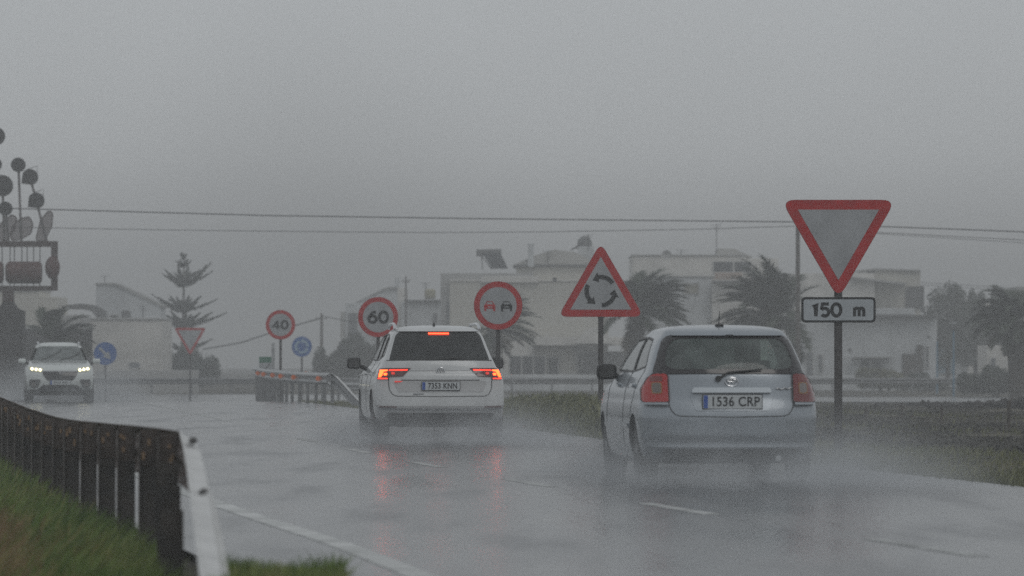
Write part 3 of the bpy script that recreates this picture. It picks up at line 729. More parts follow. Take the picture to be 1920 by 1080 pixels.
def wheel(root, x, y, r, w=.2):
    sg = 1 if x > 0 else -1
    mb = MB(); mb.lathe([(r*.66, -w/2), (r*.93, -w/2), (r*.985, -w*.42), (r, -w*.3), (r, w*.3), (r*.985, w*.42), (r*.93, w/2), (r*.66, w/2)], 40, 'x', (x, y, r)); t = mb.build('wheel', M['rubber'], root, 40)
    mb = MB(); mb.lathe([(r*.655, -w*.4), (r*.655, w*.4)], 30, 'x', (x, y, r))
    for k in range(5):
        a = k*2*math.pi/5; mb.box(x+sg*w*.4, x+sg*w*.48, y-.03, y+.03, r+.03, r+r*.64, rot=Matrix.Rotation(a, 3, 'X'), c=(x, y, r))
    mb.lathe([(.05, x+sg*w*.4), (.05, x+sg*w*.52)], 12, 'x', (0, y, r)); mb.build('rim', M['rim_metal'], t, 40)
def number_plate(root, s, y, z, car, rear=True, w=.52, h=.112, rz=0, tilt=0):
    f = car.rear(0, z)-.02 if rear else car.front(0, z)+.02
    if rear: f -= .015
    mb = MB(); mb.prism(rounded([(-w/2, -h/2), (w/2, -h/2), (w/2, h/2), (-w/2, h/2)], .01), -.006, .004); p = mb.build('number_plate', M['plate_white'], root)
    p.location = (0, f, z); p.rotation_euler = (0, 0, 0 if rear else math.pi)
    mb = MB(); mb.box(-w/2+.004, -w/2+.045, -.008, -.006, -h/2+.004, h/2-.004); mb.build('country_band', M['plate_blue'], p)
    if s: text_mesh('lettering', s, h*.98, M['ink'], p, (.024, -.0075, -.002), off=.0022, sx=.80*(w-.07)/.45 if rear else 1, space=1.04)
    mb = MB(); mb.box(-w/2-.008, w/2+.008, .004, .02, -h/2-.008, h/2+.008); mb.build('plate_frame', M['black_plastic'], p); return p
def mirror(root, sg, y, z, x, mt, w=.22, h=.15, shell='black_plastic'):
    mb = MB(); mb.box(min(x*sg, (x+w)*sg), max(x*sg, (x+w)*sg), y-.02, y+.13, z-h/2, z+h/2, bev=.045)
    m_ = mb.build('side_mirror', M[shell], root, 60)
    mb = MB(); mb.prism(rounded([((x+.03)*sg, z-h/2+.02), ((x+w-.02)*sg, z-h/2+.02), ((x+w-.02)*sg, z+h/2-.02), ((x+.03)*sg, z+h/2-.02)], .03), y-.026, y-.019); mb.build('mirror_glass', M['grey_plastic'], m_)
    mb = MB(); mb.tube([((x-.12)*sg, y+.12, z-.10), ((x-.02)*sg, y+.08, z-.055), ((x+.04)*sg, y+.05, z-.02)], .035, 8, .028); mb.build('mirror_arm', M['black_plastic'], m_, 60)
def seats(root, y0, yb, zt=1.10):
    for sg in (-1, 1):
        mb = MB(); mb.box(sg*.38-.26, sg*.38+.26, y0, y0+.14, .5, zt, bev=.05, rot=Matrix.Rotation(R(12), 3, 'X')); mb.box(sg*.38-.26, sg*.38+.26, y0+.1, y0+.62, .42, .56, bev=.05)
        t = mb.build('seat', M['interior'], root, 50); mb = MB(); mb.box(sg*.38-.13, sg*.38+.13, y0-.10, y0, zt+.03, zt+.23, bev=.04); mb.build('headrest', M['interior'], t, 50)
    mb = MB(); mb.box(-.6, .6, yb, yb+.14, .5, 1.0, bev=.04); mb.box(-.6, .6, yb+.1, yb+.6, .42, .54, bev=.04); t = mb.build('rear_bench', M['interior'], root, 50)
    for x in (-.38, .38): mb = MB(); mb.box(x-.12, x+.12, yb, yb+.09, 1.02, 1.16, bev=.03); mb.build('headrest', M['interior'], t, 50)
glass('clear_glass', (.62, .70, .66), film=.12); glass('privacy_glass', (.10, .11, .11), .06, .05); glass('windscreen_glass', (.42, .47, .47), .05, .30)

def silver_car():
    c = Car([(.16,0.7548,.40,3.85),(.20,0.8058,.18,4.02),(.26,0.8313,.06,4.10),(.32,0.853,.015,4.15),(.36,0.862,.02,4.16),(.45,0.874,0,4.18),(.60,0.880,0,4.18),(.68,0.878,.018,4.16),(.745,0.872,.045,4.14),(.77,0.866,.058,4.12),
             (.84,0.858,.078,4.02),(.90,0.842,.090,3.80),(.95,0.8211,.10,3.50),(1.00,0.8007,.112,3.22),(1.05,0.772,.13,3.06),(1.12,0.748,.17,2.92),(1.20,0.722,.225,2.75),(1.30,0.680,.30,2.52),(1.36,0.648,.345,2.36),
             (1.42,0.602,.40,2.18),(1.45,0.5814,.46,2.05),(1.475,0.5100,.60,1.92),(1.492,0.4182,.80,1.80),(1.503,0.2856,1.0,1.70),(1.508,0.1428,1.15,1.60)], Lc=.40, n=3.4)
    root = empty('car', (PX(1374, 54.7), 54.7, 0), R(5.6), 'silver blue hatchback driving away through spray, the nearest car, dim red tail lamps', 'car')
    win = rounded([(-.66, 1.075), (.66, 1.075), (.55, 1.375), (-.55, 1.375)], [.13, .13, .16, .16])
    outer = rounded([(-.742, 1.035), (.742, 1.035), (.61, 1.405), (-.61, 1.405)], [.02, .02, .12, .12])
    ws = rounded([(-.62, 1.07), (.62, 1.07), (.50, 1.40), (-.50, 1.40)], .06)
    s1 = rounded([(2.85, 1.06), (2.15, 1.36), (1.62, 1.385), (1.62, 1.05)], .03); s2 = rounded([(1.55, 1.05), (1.55, 1.385), (1.0, 1.36), (.72, 1.10)], .03)
    c.body('body', [M['silver_paint'], M['interior'], M['gap'], M['black_plastic']], root, (.45, 1.45, .07), [(.80, .30), (3.38, .30)], .345,
           [(win, -.3, .95, 'xz'), (ws, 2.0, 3.6, 'xz'), (s1, .3, 1.2, 'yz'), (s1, -1.2, -.3, 'yz'), (s2, .3, 1.2, 'yz'), (s2, -1.2, -.3, 'yz')])
    c.patch('rear_window', [(a*1.0, b) for a, b in win], 'rear', 'clear_glass', root, off=-.004, th=.004)
    c.patch('window_surround', outer, 'rear', 'gap_gloss', root, off=.004, th=.006, cell=.05, hole=win)
    c.patch('windscreen', ws, 'front', 'windscreen_glass', root, off=-.004, th=.004)
    for sd_ in ('left', 'right'):
        for p in (s1, s2): c.patch('side_window', p, sd_, 'windscreen_glass', root, off=-.006, th=.004)
        c.seam(s1, sd_, .02, 'black_plastic', root, 'window_seal', .003, True); c.seam(s2, sd_, .02, 'black_plastic', root, 'window_seal', .003, True)
        c.seam([(1.58, .32), (1.58, 1.05)], sd_, parent=root); c.seam([(2.95, .5), (2.95, .95)], sd_, parent=root); c.seam([(1.02, .62), (.86, .85), (.72, 1.08)], sd_, parent=root)
        c.patch('side_trim', [(1.08, .50), (3.0, .50), (3.0, .545), (1.08, .545)], sd_, 'silver_paint', root, off=.02, th=.024)
        for y in (2.2, 1.05): c.patch('door_handle', rounded([(y-.1, .90), (y+.1, .90), (y+.1, .935), (y-.1, .935)], .01), sd_, 'silver_paint', root, off=.03, th=.03)
    # lamps
    for sg in (-1, 1):
        mm = 'red_lens_glow' if sg < 0 else 'red_lens'
        pl = rounded([(.603, .762), (.850, .758), (.845, .88), (.79, .985), (.735, 1.034), (.61, 1.034)], [.02, .03, .10, .08, .05, .02]); sq = rounded([(.67, .845), (.755, .845), (.755, .945), (.67, .945)], .015)
        if sg < 0: pl, sq = mirx(pl), mirx(sq)
        l = c.patch('tail_lamp', pl, 'rear', mm, root, off=.014, th=.03, cell=.03)
        c.patch('indicator_lens', sq, 'rear', 'clear_lens_grey' if sg > 0 else 'clear_lens', l, off=.018, th=.004, cell=.03)
        c.seam(sq, 'rear', .010, 'amber_edge', l, 'lens_edge', .019, True)
        up = rounded([(.655, .96), (.775, .96), (.76, 1.01), (.66, 1.01)], .01); c.patch('upper_lens', up if sg > 0 else mirx(up), 'rear', 'red_deep', l, off=.018, th=.004, cell=.03)
        c.seam(pl, 'rear', .008, 'gap', l, 'lamp_edge', .0145, True)
    for f_ in (lambda p: p, mirx): c.patch('bumper_shelf', f_(rounded([(.615, .735), (.84, .735), (.84, .756), (.615, .756)], .008)), 'rear', 'silver_paint', root, off=.04, th=.045)
    tg = [(-.605, .76), (-.60, .72), (-.585, .68), (-.55, .64), (-.50, .625), (0, .615), (.50, .625), (.55, .64), (.585, .68), (.60, .72), (.605, .76)]
    c.seam(tg, 'rear', .008, 'gap', root); c.seam([(-.742, 1.033), (.742, 1.033)], 'rear', .008, 'gap', root)
    c.seam([(-.83, .752), (-.605, .752)], 'rear', .008, 'gap', root); c.seam([(.605, .752), (.83, .752)], 'rear', .008, 'gap', root)
    rec = rounded([(-.36, .675), (.36, .675), (.41, .85), (-.41, .85)], [.04, .04, .01, .01]); c.patch('plate_recess', rec, 'rear', 'silver_recess', root, off=.0035, th=.006)
    hd = rounded([(-.395, .850), (.395, .850), (.37, .900), (-.37, .900)], .018); c.patch('boot_handle', hd, 'rear', 'silver_highlight', root, off=.032, th=.032)
    number_plate(root, '1536 CRP', 0, .762, c, True, .57, .130)
    # oval emblem
    em = MB()
    for (rx, rz_, n_) in ((.062, .042, 28), (.024, .038, 20)):
        P_ = [(rx*math.cos(2*math.pi*i/n_), c.rear(0, .955)-.012, .955+rz_*math.sin(2*math.pi*i/n_)+(0 if rx > .05 else -.002)) for i in range(n_+1)]; em.tube(P_, .006, 6)
    P_ = [(.045*math.cos(2*math.pi*i/20), c.rear(0, .955)-.012, .968+.014*math.sin(2*math.pi*i/20)) for i in range(21)]; em.tube(P_, .005, 6); em.build('emblem', M['chrome'], root)
    em = MB(); em.tube([(.44+.02*i, c.rear(.44+.02*i, .885)-.008, .885+.008*math.sin(i*1.9)+.001*i) for i in range(9)], .0065, 6); em.build('script_badge', M['dull_metal'], root)
    # wiper, aerial, spoiler
    em = MB(); yb = c.rear(-.10, 1.0)
    em.lathe([(.03, 0), (.022, .04)], 12, 'y', (-.13, yb-.03, .985)); em.tube([(-.13, yb-.03, .985), (-.03, c.rear(0, 1.05)-.03, 1.045), (.30, c.rear(.3, 1.075)-.03, 1.075)], .013, 6, .008); em.build('wiper', M['black_plastic'], root)
    em = MB(); em.box(-.06, .02, .78, .86, 1.49, 1.515, bev=.01); em.tube([(-.03, .80, 1.51), (-.03, .76, 1.57), (-.028, .74, 1.64)], .007, 6, .003); em.build('aerial', M['black_plastic'], root)
    sp = rounded([(-.575, 1.402), (.575, 1.402), (.47, 1.468), (-.47, 1.468)], .03); o_ = c.patch('spoiler', sp, 'rear', 'silver_paint', root, off=.03, th=.10)
    em = MB(); em.box(-.02, .05, c.rear(0, 1.41)-.045, c.rear(0, 1.41)-.02, 1.398, 1.41); em.build('washer_nozzle', M['black_plastic'], root)
    c.patch('lower_trim', rounded([(-.63, .165), (.63, .165), (.66, .305), (-.66, .305)], .03), 'rear', 'grey_plastic', root, off=.008, th=.01)
    c.seam([(-.81, .335), (.81, .335)], 'rear', .02, 'silver_paint', root, 'bumper_ridge', .012, th=.02)
    for x in (-.74, .74):
        for y in (.80, 3.38): wheel(root, x, y, .305, .19)
    mirror(root, -1, 2.75, 1.045, .80, None, .20, .155); mirror(root, 1, 2.75, 1.045, .80, None, .20, .155)
    seats(root, 1.75, .95); mb = MB(); mb.box(-.62, .62, 2.75, 3.0, .8, 1.0, bev=.05); mb.build('dashboard', M['interior'], root, 50)
    mb = MB(); mb.tube([(.45, .25, .2), (.45, .04, .22)], .03, 12); mb.build('exhaust', M['dull_metal'], root, 50)
    return root
mat('gap_gloss', (.016, .012, .014), .12, coat=.5); mat('amber_edge', (.35, .16, .04), .3); mat('red_deep', (.20, .02, .012), .2, coat=.8)
mat('silver_highlight', (.62, .66, .69), .25, metal=.6, coat=.5)  # body silver lightened, painting the highlight on the boot handle
mat('silver_recess', (.34, .375, .41), .32, metal=.45, coat=.4, var=.06, vs=3)  # same silver as the body, for the plate recess
glass('sculpt_mesh_glass', (.55, .52, .52), .4)
silver_car()

def white_car():
    c = Car([(.20,0.7511,.42,4.1),(.26,0.8323,.20,4.3),(.32,0.8932,.10,4.38),(.40,0.9186,.04,4.44),(.46,0.9287,.01,4.47),(.50,0.9318,0,4.49),(.58,0.9338,.01,4.49),(.70,0.9338,.035,4.46),(.80,0.9308,.06,4.42),(.88,0.9186,.07,4.36),(.94,0.9033,.085,4.25),
             (.985,0.8749,.115,4.05),(1.03,0.8424,.125,3.75),(1.08,0.8120,.14,3.45),(1.14,0.7866,.17,3.28),(1.18,0.7663,.20,3.17),(1.30,0.7206,.30,2.9),(1.40,0.6851,.385,2.68),(1.50,0.6394,.47,2.42),(1.56,0.5938,.54,2.25),(1.595,0.5379,.62,2.1),
             (1.615,0.4669,.75,1.98),(1.63,0.3451,.95,1.85),(1.638,0.1827,1.2,1.7)], Lc=.40, n=3.8)
    root = empty('car', (PX(827, 79.8), 79.8, 0), R(5.0), 'white suv driving away with bright red brake lights, between the 60 and no overtaking signs', 'car')
    win = rounded([(-.708, 1.148), (.708, 1.148), (.585, 1.545), (-.585, 1.545)], [.015, .015, .11, .11])
    ws = rounded([(-.63, 1.17), (.63, 1.17), (.53, 1.52), (-.53, 1.52)], .06)
    s1 = rounded([(3.1, 1.16), (2.45, 1.48), (1.98, 1.52), (1.98, 1.14)], .03); s2 = rounded([(1.9, 1.14), (1.9, 1.52), (1.25, 1.50), (1.25, 1.15)], .03); s3 = rounded([(1.17, 1.16), (1.17, 1.49), (.86, 1.44), (.70, 1.22)], .03)
    pr = [(win, -.3, 1.05, 'xz'), (ws, 2.2, 3.9, 'xz')]
    for p in (s1, s2, s3): pr += [(p, .3, 1.2, 'yz'), (p, -1.2, -.3, 'yz')]
    c.body('body', [M['white_paint'], M['interior'], M['gap'], M['black_plastic']], root, (.5, 1.57, .07), [(.86, .35), (3.54, .35)], .395, pr)
    c.patch('rear_window', win, 'rear', 'privacy_glass', root, off=-.004, th=.004); c.patch('windscreen', ws, 'front', 'windscreen_glass', root, off=-.004, th=.004)
    for sd_ in ('left', 'right'):
        for i, p in enumerate((s1, s2, s3)): c.patch('side_window', p, sd_, 'privacy_glass' if i else 'windscreen_glass', root, off=-.006, th=.004); c.seam(p, sd_, .02, 'black_plastic', root, 'window_seal', .003, True)
        c.seam([(1.94, .4), (1.94, 1.14)], sd_, parent=root); c.seam([(3.15, .5), (3.15, 1.05)], sd_, parent=root); c.seam([(1.2, .75), (1.02, .95), (.95, 1.12)], sd_, parent=root)
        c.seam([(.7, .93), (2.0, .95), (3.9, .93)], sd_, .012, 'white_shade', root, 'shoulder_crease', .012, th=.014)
        for y in (2.5, 1.45): c.patch('door_handle', rounded([(y-.1, .93), (y+.1, .93), (y+.1, .965), (y-.1, .965)], .01), sd_, 'white_paint', root, off=.03, th=.03)
    mb = MB()
    for sg in (-1, 1):
        P_ = [(sg*.60, .72, 1.575), (sg*.595, .85, 1.635), (sg*.59, 1.2, 1.66), (sg*.585, 2.1, 1.65), (sg*.58, 2.35, 1.60)]; mb = MB(); mb.tube(P_, .022, 8); mb.build('roof_rail', M['chrome'], root, 60)
    c.patch('spoiler', rounded([(-.585, 1.553), (.585, 1.553), (.54, 1.602), (-.54, 1.602)], .02), 'rear', 'white_paint', root, off=.035, th=.12)
    c.patch('brake_light', [(-.145, 1.512), (.145, 1.512), (.145, 1.532), (-.145, 1.532)], 'rear', 'brake_strip', root, off=.018, th=.012)
    for sg in (-1, 1):
        f_ = (lambda p: p) if sg > 0 else mirx
        l = c.patch('tail_lamp', f_([(.414, 1.036), (.53, .92), (.727, .914), (.733, .878), (.885, .878), (.845, 1.035)]), 'rear', 'dark_red_lens', root, off=.012, th=.02, cell=.03)
        c.patch('brake_bar', f_([(.46, 1.016), (.715, 1.012), (.715, .998), (.475, 1.002)]), 'rear', 'brake_red', l, off=.016, th=.003, cell=.03)
        c.patch('brake_lens', f_(rounded([(.835, 1.012), (.735, 1.012), (.733, .998), (.79, .985), (.815, .93), (.835, .905), (.868, .905), (.852, .96)], .006)), 'rear', 'brake_amber', l, off=.016, th=.003, cell=.02)
        c.patch('brake_inner', f_(rounded([(.795, .965), (.745, .965), (.75, .935), (.79, .93)], .008)), 'rear', 'brake_amber', l, off=.016, th=.003, cell=.02)
        c.patch('outer_glow', f_([(.868, .893), (.745, .893), (.745, .883), (.872, .883)]), 'rear', 'brake_red', l, off=.016, th=.003, cell=.03)
        c.patch('reversing_lens', f_(rounded([(.64, .945), (.69, .945), (.69, .98), (.64, .98)], .012)), 'rear', 'dim_red_glow', l, off=.016, th=.003, cell=.03)
        c.patch('reflector', f_([(.62, .478), (.86, .482), (.86, .500), (.62, .496)]), 'rear', 'dark_red_lens', root, off=.010, th=.012)
    tg = [(-.728, 1.03), (-.728, .80), (-.715, .73), (-.68, .67), (-.62, .642), (0, .635), (.62, .642), (.68, .67), (.715, .73), (.728, .80), (.728, 1.03)]
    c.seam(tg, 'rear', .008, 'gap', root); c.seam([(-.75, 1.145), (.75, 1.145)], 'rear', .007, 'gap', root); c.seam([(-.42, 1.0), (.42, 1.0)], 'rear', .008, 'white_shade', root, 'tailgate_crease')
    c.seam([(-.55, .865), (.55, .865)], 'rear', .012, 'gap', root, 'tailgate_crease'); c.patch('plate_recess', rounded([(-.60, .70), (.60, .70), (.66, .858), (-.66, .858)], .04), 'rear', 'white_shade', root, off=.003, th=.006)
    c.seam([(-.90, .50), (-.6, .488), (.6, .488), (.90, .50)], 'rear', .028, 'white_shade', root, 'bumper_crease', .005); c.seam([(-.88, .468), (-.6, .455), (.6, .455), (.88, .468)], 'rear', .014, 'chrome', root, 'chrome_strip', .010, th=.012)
    c.patch('lower_trim', rounded([(-.62, .205), (.62, .205), (.80, .405), (-.80, .405)], [.06, .06, .05, .05]), 'rear', 'grey_plastic', root, off=.008, th=.01)
    number_plate(root, '7353 KNN', 0, .783, c, True, .53, .112)
    em = MB(); yb = c.rear(0, .988)-.014; n_ = 30
    em.tube([(.056*math.cos(2*math.pi*i/n_), yb, .988+.056*math.sin(2*math.pi*i/n_)) for i in range(n_+1)], .006, 6)
    em.tube([(-.020, yb, 1.035), (0, yb, .995), (.020, yb, 1.035)], .0055, 6); em.tube([(-.040, yb, 1.022), (-.018, yb, .945), (0, yb, .985), (.018, yb, .945), (.040, yb, 1.022)], .0055, 6); em.build('emblem', M['chrome'], root)
    for (x_, z_, w_, m_) in ((-.31, .672, .15, 'dull_metal'), (-.585, .845, .12, 'dim_red_glow')):
        mb = MB(); [mb.box(x_-w_/2+i*w_/6, x_-w_/2+(i+.72)*w_/6, c.rear(x_, z_)-.012, c.rear(x_, z_)+.01, z_-.009, z_+.009) for i in range(6)]; mb.build('script_badge', M[m_], root)
    em = MB(); em.ell((-.03, .98, 1.645), .02, .06, .03); em.tube([(-.03, .98, 1.65), (-.03, .96, 1.69)], .004, 6); em.build('aerial', M['black_plastic'], root)
    em = MB(); em.tube([(-.05, c.rear(0, 1.17)-.02, 1.165), (.32, c.rear(.3, 1.18)-.02, 1.18)], .009, 6); em.build('wiper', M['black_plastic'], root)
    for x in (-.80, .80):
        for y in (.86, 3.54): wheel(root, x, y, .355, .23)
    mirror(root, -1, 3.05, 1.10, .94, None, .20, .165); mirror(root, 1, 3.05, 1.10, .94, None, .20, .165)
    seats(root, 1.95, 1.05, 1.18); mb = MB(); mb.box(-.62, .62, 2.95, 3.2, .85, 1.1, bev=.05); mb.build('dashboard', M['interior'], root, 50)
mat('brake_strip', (.3, .05, .02), .3, emit=(1, .05, .012), es=9); mat('dim_red_glow', (.3, .01, .01), .3, emit=(1, .05, .03), es=.8)  # dim red glow put into the reversing lens and one badge
mat('white_shade', (.50, .50, .50), .35, coat=.4)  # body white darkened, painting shade in the creases and plate recess
white_car()

def oncoming_car():
    c = Car([(.18,.74,.35,4.0),(.24,.82,.15,4.12),(.32,.87,.05,4.22),(.42,.885,.0,4.28),(.55,.892,0,4.30),(.68,.892,.02,4.28),(.80,.888,.06,4.22),(.88,.875,.08,4.14),(.93,.86,.09,4.02),(.97,.84,.10,3.85),(1.01,.81,.11,3.60),(1.05,.78,.13,3.35),
             (1.08,.765,.15,3.22),(1.16,.735,.2,3.05),(1.30,.68,.3,2.75),(1.42,.625,.4,2.48),(1.48,.59,.46,2.32),(1.52,.55,.55,2.2),(1.55,.48,.7,2.05),(1.57,.36,.9,1.9),(1.578,.2,1.2,1.75)], Lc=.40, Lf=.42, bowf=.16, nf=3.4)
    root = empty('car', (PX(113, 149)-.43, 153.3, gz(151)), R(180+5.7), 'pale oncoming suv with glowing headlights, at the left edge of the wet road', 'car')
    ws = rounded([(-.70, 1.085), (.70, 1.085), (.545, 1.475), (-.545, 1.475)], [.03, .03, .06, .06]); win = rounded([(-.62, 1.14), (.62, 1.14), (.52, 1.46), (-.52, 1.46)], .07)
    s1 = rounded([(2.95, 1.10), (2.3, 1.42), (1.9, 1.45), (1.9, 1.08)], .03); s2 = rounded([(1.82, 1.08), (1.82, 1.45), (1.0, 1.42), (.8, 1.12)], .03)
    pr = [(win, -.3, 1.0, 'xz'), (ws, 2.2, 3.9, 'xz')]
    for p in (s1, s2): pr += [(p, .3, 1.2, 'yz'), (p, -1.2, -.3, 'yz')]
    c.body('body', [M['pale_green_paint'], M['interior'], M['gap'], M['black_plastic']], root, (.5, 1.5, .07), [(.85, .33), (3.45, .33)], .37, pr)
    c.patch('rear_window', win, 'rear', 'privacy_glass', root, off=-.004, th=.004); c.patch('windscreen', ws, 'front', 'windscreen_glass', root, off=-.004, th=.004)
    for sd_ in ('left', 'right'):
        for p in (s1, s2): c.patch('side_window', p, sd_, 'windscreen_glass', root, off=-.006, th=.004)
        c.patch('sill_trim', [(1.3, .20), (3.0, .20), (3.0, .34), (1.3, .34)], sd_, 'grey_plastic', root, off=.01, th=.012)
    for sg in (-1, 1):
        f_ = (lambda p: p) if sg > 0 else mirx
        l = c.patch('headlight', f_(rounded([(.455, .80), (.75, .815), (.835, .93), (.74, .935), (.44, .885)], .02)), 'front', 'headlight_halo', root, off=.012, th=.02, cell=.04)
        for i in range(3): c.patch('headlight_lens', f_(circle(.036, 16, .52+.105*i, .853+.014*i)), 'front', 'headlight_glow', l, off=.018, th=.004, cell=.03)
        pod = c.patch('fog_light_housing', f_(rounded([(.50, .60), (.80, .60), (.80, .42), (.70, .365), (.60, .38)], .03)), 'front', 'grey_plastic', root, off=.008, th=.01)
        c.patch('fog_light', f_(circle(.055, 16, .69, .47)), 'front', 'clear_lens_grey', pod, off=.012, th=.004)
        mb = MB(); mb.tube([(sg*.545, .8, 1.52), (sg*.545, 1.2, 1.585), (sg*.54, 2.1, 1.57), (sg*.54, 2.3, 1.53)], .02, 8); mb.build('roof_rail', M['chrome'], root, 60)
        mirror(root, sg, 2.95, 1.08, .88, None, .20, .13, 'pale_green_paint')
    g = c.patch('grille', rounded([(-.45, .80), (-.46, .74), (-.34, .575), (.34, .575), (.46, .74), (.45, .80)], .02), 'front', 'gap_gloss', root, off=.006, th=.01)
    for z_ in (.62, .66, .70, .74): c.seam([(-.36, z_), (.36, z_)], 'front', .008, 'black_plastic', g, 'grille_bar', .012)
    c.seam([(-.48, .845), (-.46, .82), (.46, .82), (.48, .845)], 'front', .028, 'dull_metal', root, 'chrome_bar', .02, th=.02)
    yb = c.front(0, .75)+.02; em = MB(); em.tube([(.05, yb, .80), (-.055, yb, .765), (.03, yb, .755), (-.03, yb, .745), (.055, yb, .735), (-.05, yb, .70)], .010, 6); em.build('emblem', M['chrome'], root)
    np_ = number_plate(root, '', 0, .52, c, False)
    mb = MB(); [mb.box(x, x+.034, -.0085, -.0062, -.03, .03) for x in (-.17, -.12, -.07, -.02, .06, .11, .16)]; mb.build('lettering', M['window_grey'], np_)
    c.patch('lower_intake', rounded([(-.66, .19), (.66, .19), (.60, .33), (.44, .455), (-.44, .455), (-.60, .33)], .03), 'front', 'black_plastic', root, off=.006, th=.01)
    c.patch('skid_plate', rounded([(-.42, .30), (.42, .30), (.40, .355), (-.40, .355)], .01), 'front', 'dull_metal', root, off=.02, th=.02)
    c.patch('bumper_trim', rounded([(-.82, .20), (-.67, .20), (-.62, .33), (-.70, .34), (-.84, .33)], .02), 'front', 'grey_plastic', root, off=.008, th=.01); c.patch('bumper_trim', mirx(rounded([(-.82, .20), (-.67, .20), (-.62, .33), (-.70, .34), (-.84, .33)], .02)), 'front', 'grey_plastic', root, off=.008, th=.01)
    c.seam([(-.77, 1.055), (-.5, 1.06), (.5, 1.06), (.77, 1.055)], 'front', .02, 'gap', root, 'cowl')
    for s_ in (-.35, .15):
        em = MB(); em.tube([(s_+.35, c.front(s_+.35, 1.09)+.02, 1.09), (s_-.1, c.front(s_-.1, 1.22)+.02, 1.24+.05*(s_ > 0)), (s_-.22, c.front(s_-.2, 1.32)+.02, 1.34+.04*(s_ > 0))], .011, 6); em.build('wiper', M['black_plastic'], root)
    for x in (-.79, .79):
        for y in (.85, 3.45): wheel(root, x, y, .335, .21)
    seats(root, 1.9, 1.0); mb = MB(); mb.box(-.62, .62, 2.85, 3.1, .8, 1.04, bev=.05); mb.build('dashboard', M['interior'], root, 50)
oncoming_car()

# ------------------------------------------------------------------ houses
def house(label, px, Y, cat='house', group='white houses beyond the junction'): return empty('house', (PX(px, Y), Y, gz(Y)), 0, label, cat, group)
def wallbox(root, Y, x0, x1, y0, y1, m_, dep=8, dy=0, name='wall', z1=None):
    ox, oz = root.location.x, root.location.z; Yc = Y+dy
    mb = MB(); zb = PZ(y1, Yc)-oz if y1 < 715 else -.3
    mb.box(PX(x0, Yc)-ox, PX(x1, Yc)-ox, Yc-root.location.y, Yc-root.location.y+dep, zb, PZ(y0, Yc)-oz, bev=.04); return mb.build(name, M[m_], root)
def win(root, Y, x0, x1, y0, y1, m_='window_dark', dy=0, bars=1, name='window', fr='frame_white', fw=.05):
    ox, oz = root.location.x, root.location.z; Yc = Y+dy; X0, X1, Z1, Z0 = PX(x0, Yc)-ox, PX(x1, Yc)-ox, PZ(y0, Yc)-oz, PZ(y1, Yc)-oz; yb = Yc-root.location.y
    mb = MB()
    mb.box(X0-fw, X0, yb-.04, yb, Z0-fw, Z1+fw); mb.box(X1, X1+fw, yb-.04, yb, Z0-fw, Z1+fw); mb.box(X0, X1, yb-.04, yb, Z1, Z1+fw); mb.box(X0, X1, yb-.04, yb, Z0-fw, Z0)
    for i in range(1, bars): x = X0+(X1-X0)*i/bars; mb.box(x-.03, x+.03, yb-.04, yb, Z0, Z1)
    f = mb.build(name, M[fr], root); mb = MB(); mb.box(X0, X1, yb-.012, yb-.002, Z0, Z1); mb.build('pane', M[m_], f); return f
def slab(root, Y, pts, d0, d1, m_, name): # prism of screen outline at depth Y..
    ox, oz = root.location.x, root.location.z; mb = MB(); mb.prism([(PX(a, Y+d0)-ox, PZ(b, Y+d0)-oz) for a, b in pts], Y+d0-root.location.y, Y+d1-root.location.y); return mb.build(name, M[m_], root)
def aerial(root, Y, px, y0, y1, dy=0, arms=3, name='aerial'):
    ox, oz = root.location.x, root.location.z; Yc = Y+dy; x = PX(px, Yc)-ox; y = Yc-root.location.y; mb = MB()
    zt, zb = PZ(y0, Yc)-oz, PZ(y1, Yc)-oz; mb.tube([(x, y, zb), (x, y, zt)], .025, 6)
    for i in range(arms): mb.tube([(x-.32+.08*i, y, zt-.05-.13*i), (x+.30-.05*i, y, zt-.02-.13*i)], .013, 5)
    return mb.build(name, M['wire'], root)
def dish(root, Y, px, py, r, m_='wall_grey'):
    ox, oz = root.location.x, root.location.z; mb = MB(); mb.lathe([(.02, .12), (r*.5, .08), (r*.85, .0), (r, -.08), (r*.98, -.09), (r*.5, .05), (.02, .09)], 20, 'y', (PX(px, Y)-ox, Y-root.location.y, PZ(py, Y)-oz)); return mb.build('satellite_dish', M[m_], root, 50)
def tank(root, Y, px, py, r, h, m_):
    ox, oz = root.location.x, root.location.z; mb = MB(); mb.lathe([(r*.8, -h/2), (r, -h/2+.06), (r*1.02, 0), (r, h/2-.08), (r*.6, h/2)], 20, 'z', (PX(px, Y)-ox, Y+1-root.location.y, PZ(py, Y)-oz)); return mb.build('water_tank', M[m_], root, 50)
Y = 300; h_ = house('beige stepped house behind the wind sculpture at the left edge', 40, Y)
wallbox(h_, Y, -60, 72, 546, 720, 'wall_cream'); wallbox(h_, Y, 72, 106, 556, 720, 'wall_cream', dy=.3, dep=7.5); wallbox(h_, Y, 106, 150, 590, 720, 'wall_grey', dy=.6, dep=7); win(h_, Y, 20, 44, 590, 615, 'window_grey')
wallbox(h_, Y, -60, 73, 541, 546, 'wall_grey', dy=-.1, dep=8.2, name='cornice')
Y = 310; h_ = house('pale house with round roof tank and flat lower block left of the tall pine', 235, Y)
wallbox(h_, Y, 163, 304, 600, 725, 'wall_white', dep=9); wallbox(h_, Y, 162, 305, 596, 600, 'wall_grey', dy=-.1, dep=9.2, name='cornice')
slab(h_, Y, [(180, 600), (180, 534), (214, 533), (262, 556), (300, 574), (300, 600)], 3, 8, 'wall_cool', 'upper_wall'); slab(h_, Y, [(178, 534), (178, 531), (215, 530), (264, 553), (303, 572), (303, 576), (262, 557), (214, 534)], 2.9, 8.2, 'roof_trim_pale', 'roof')
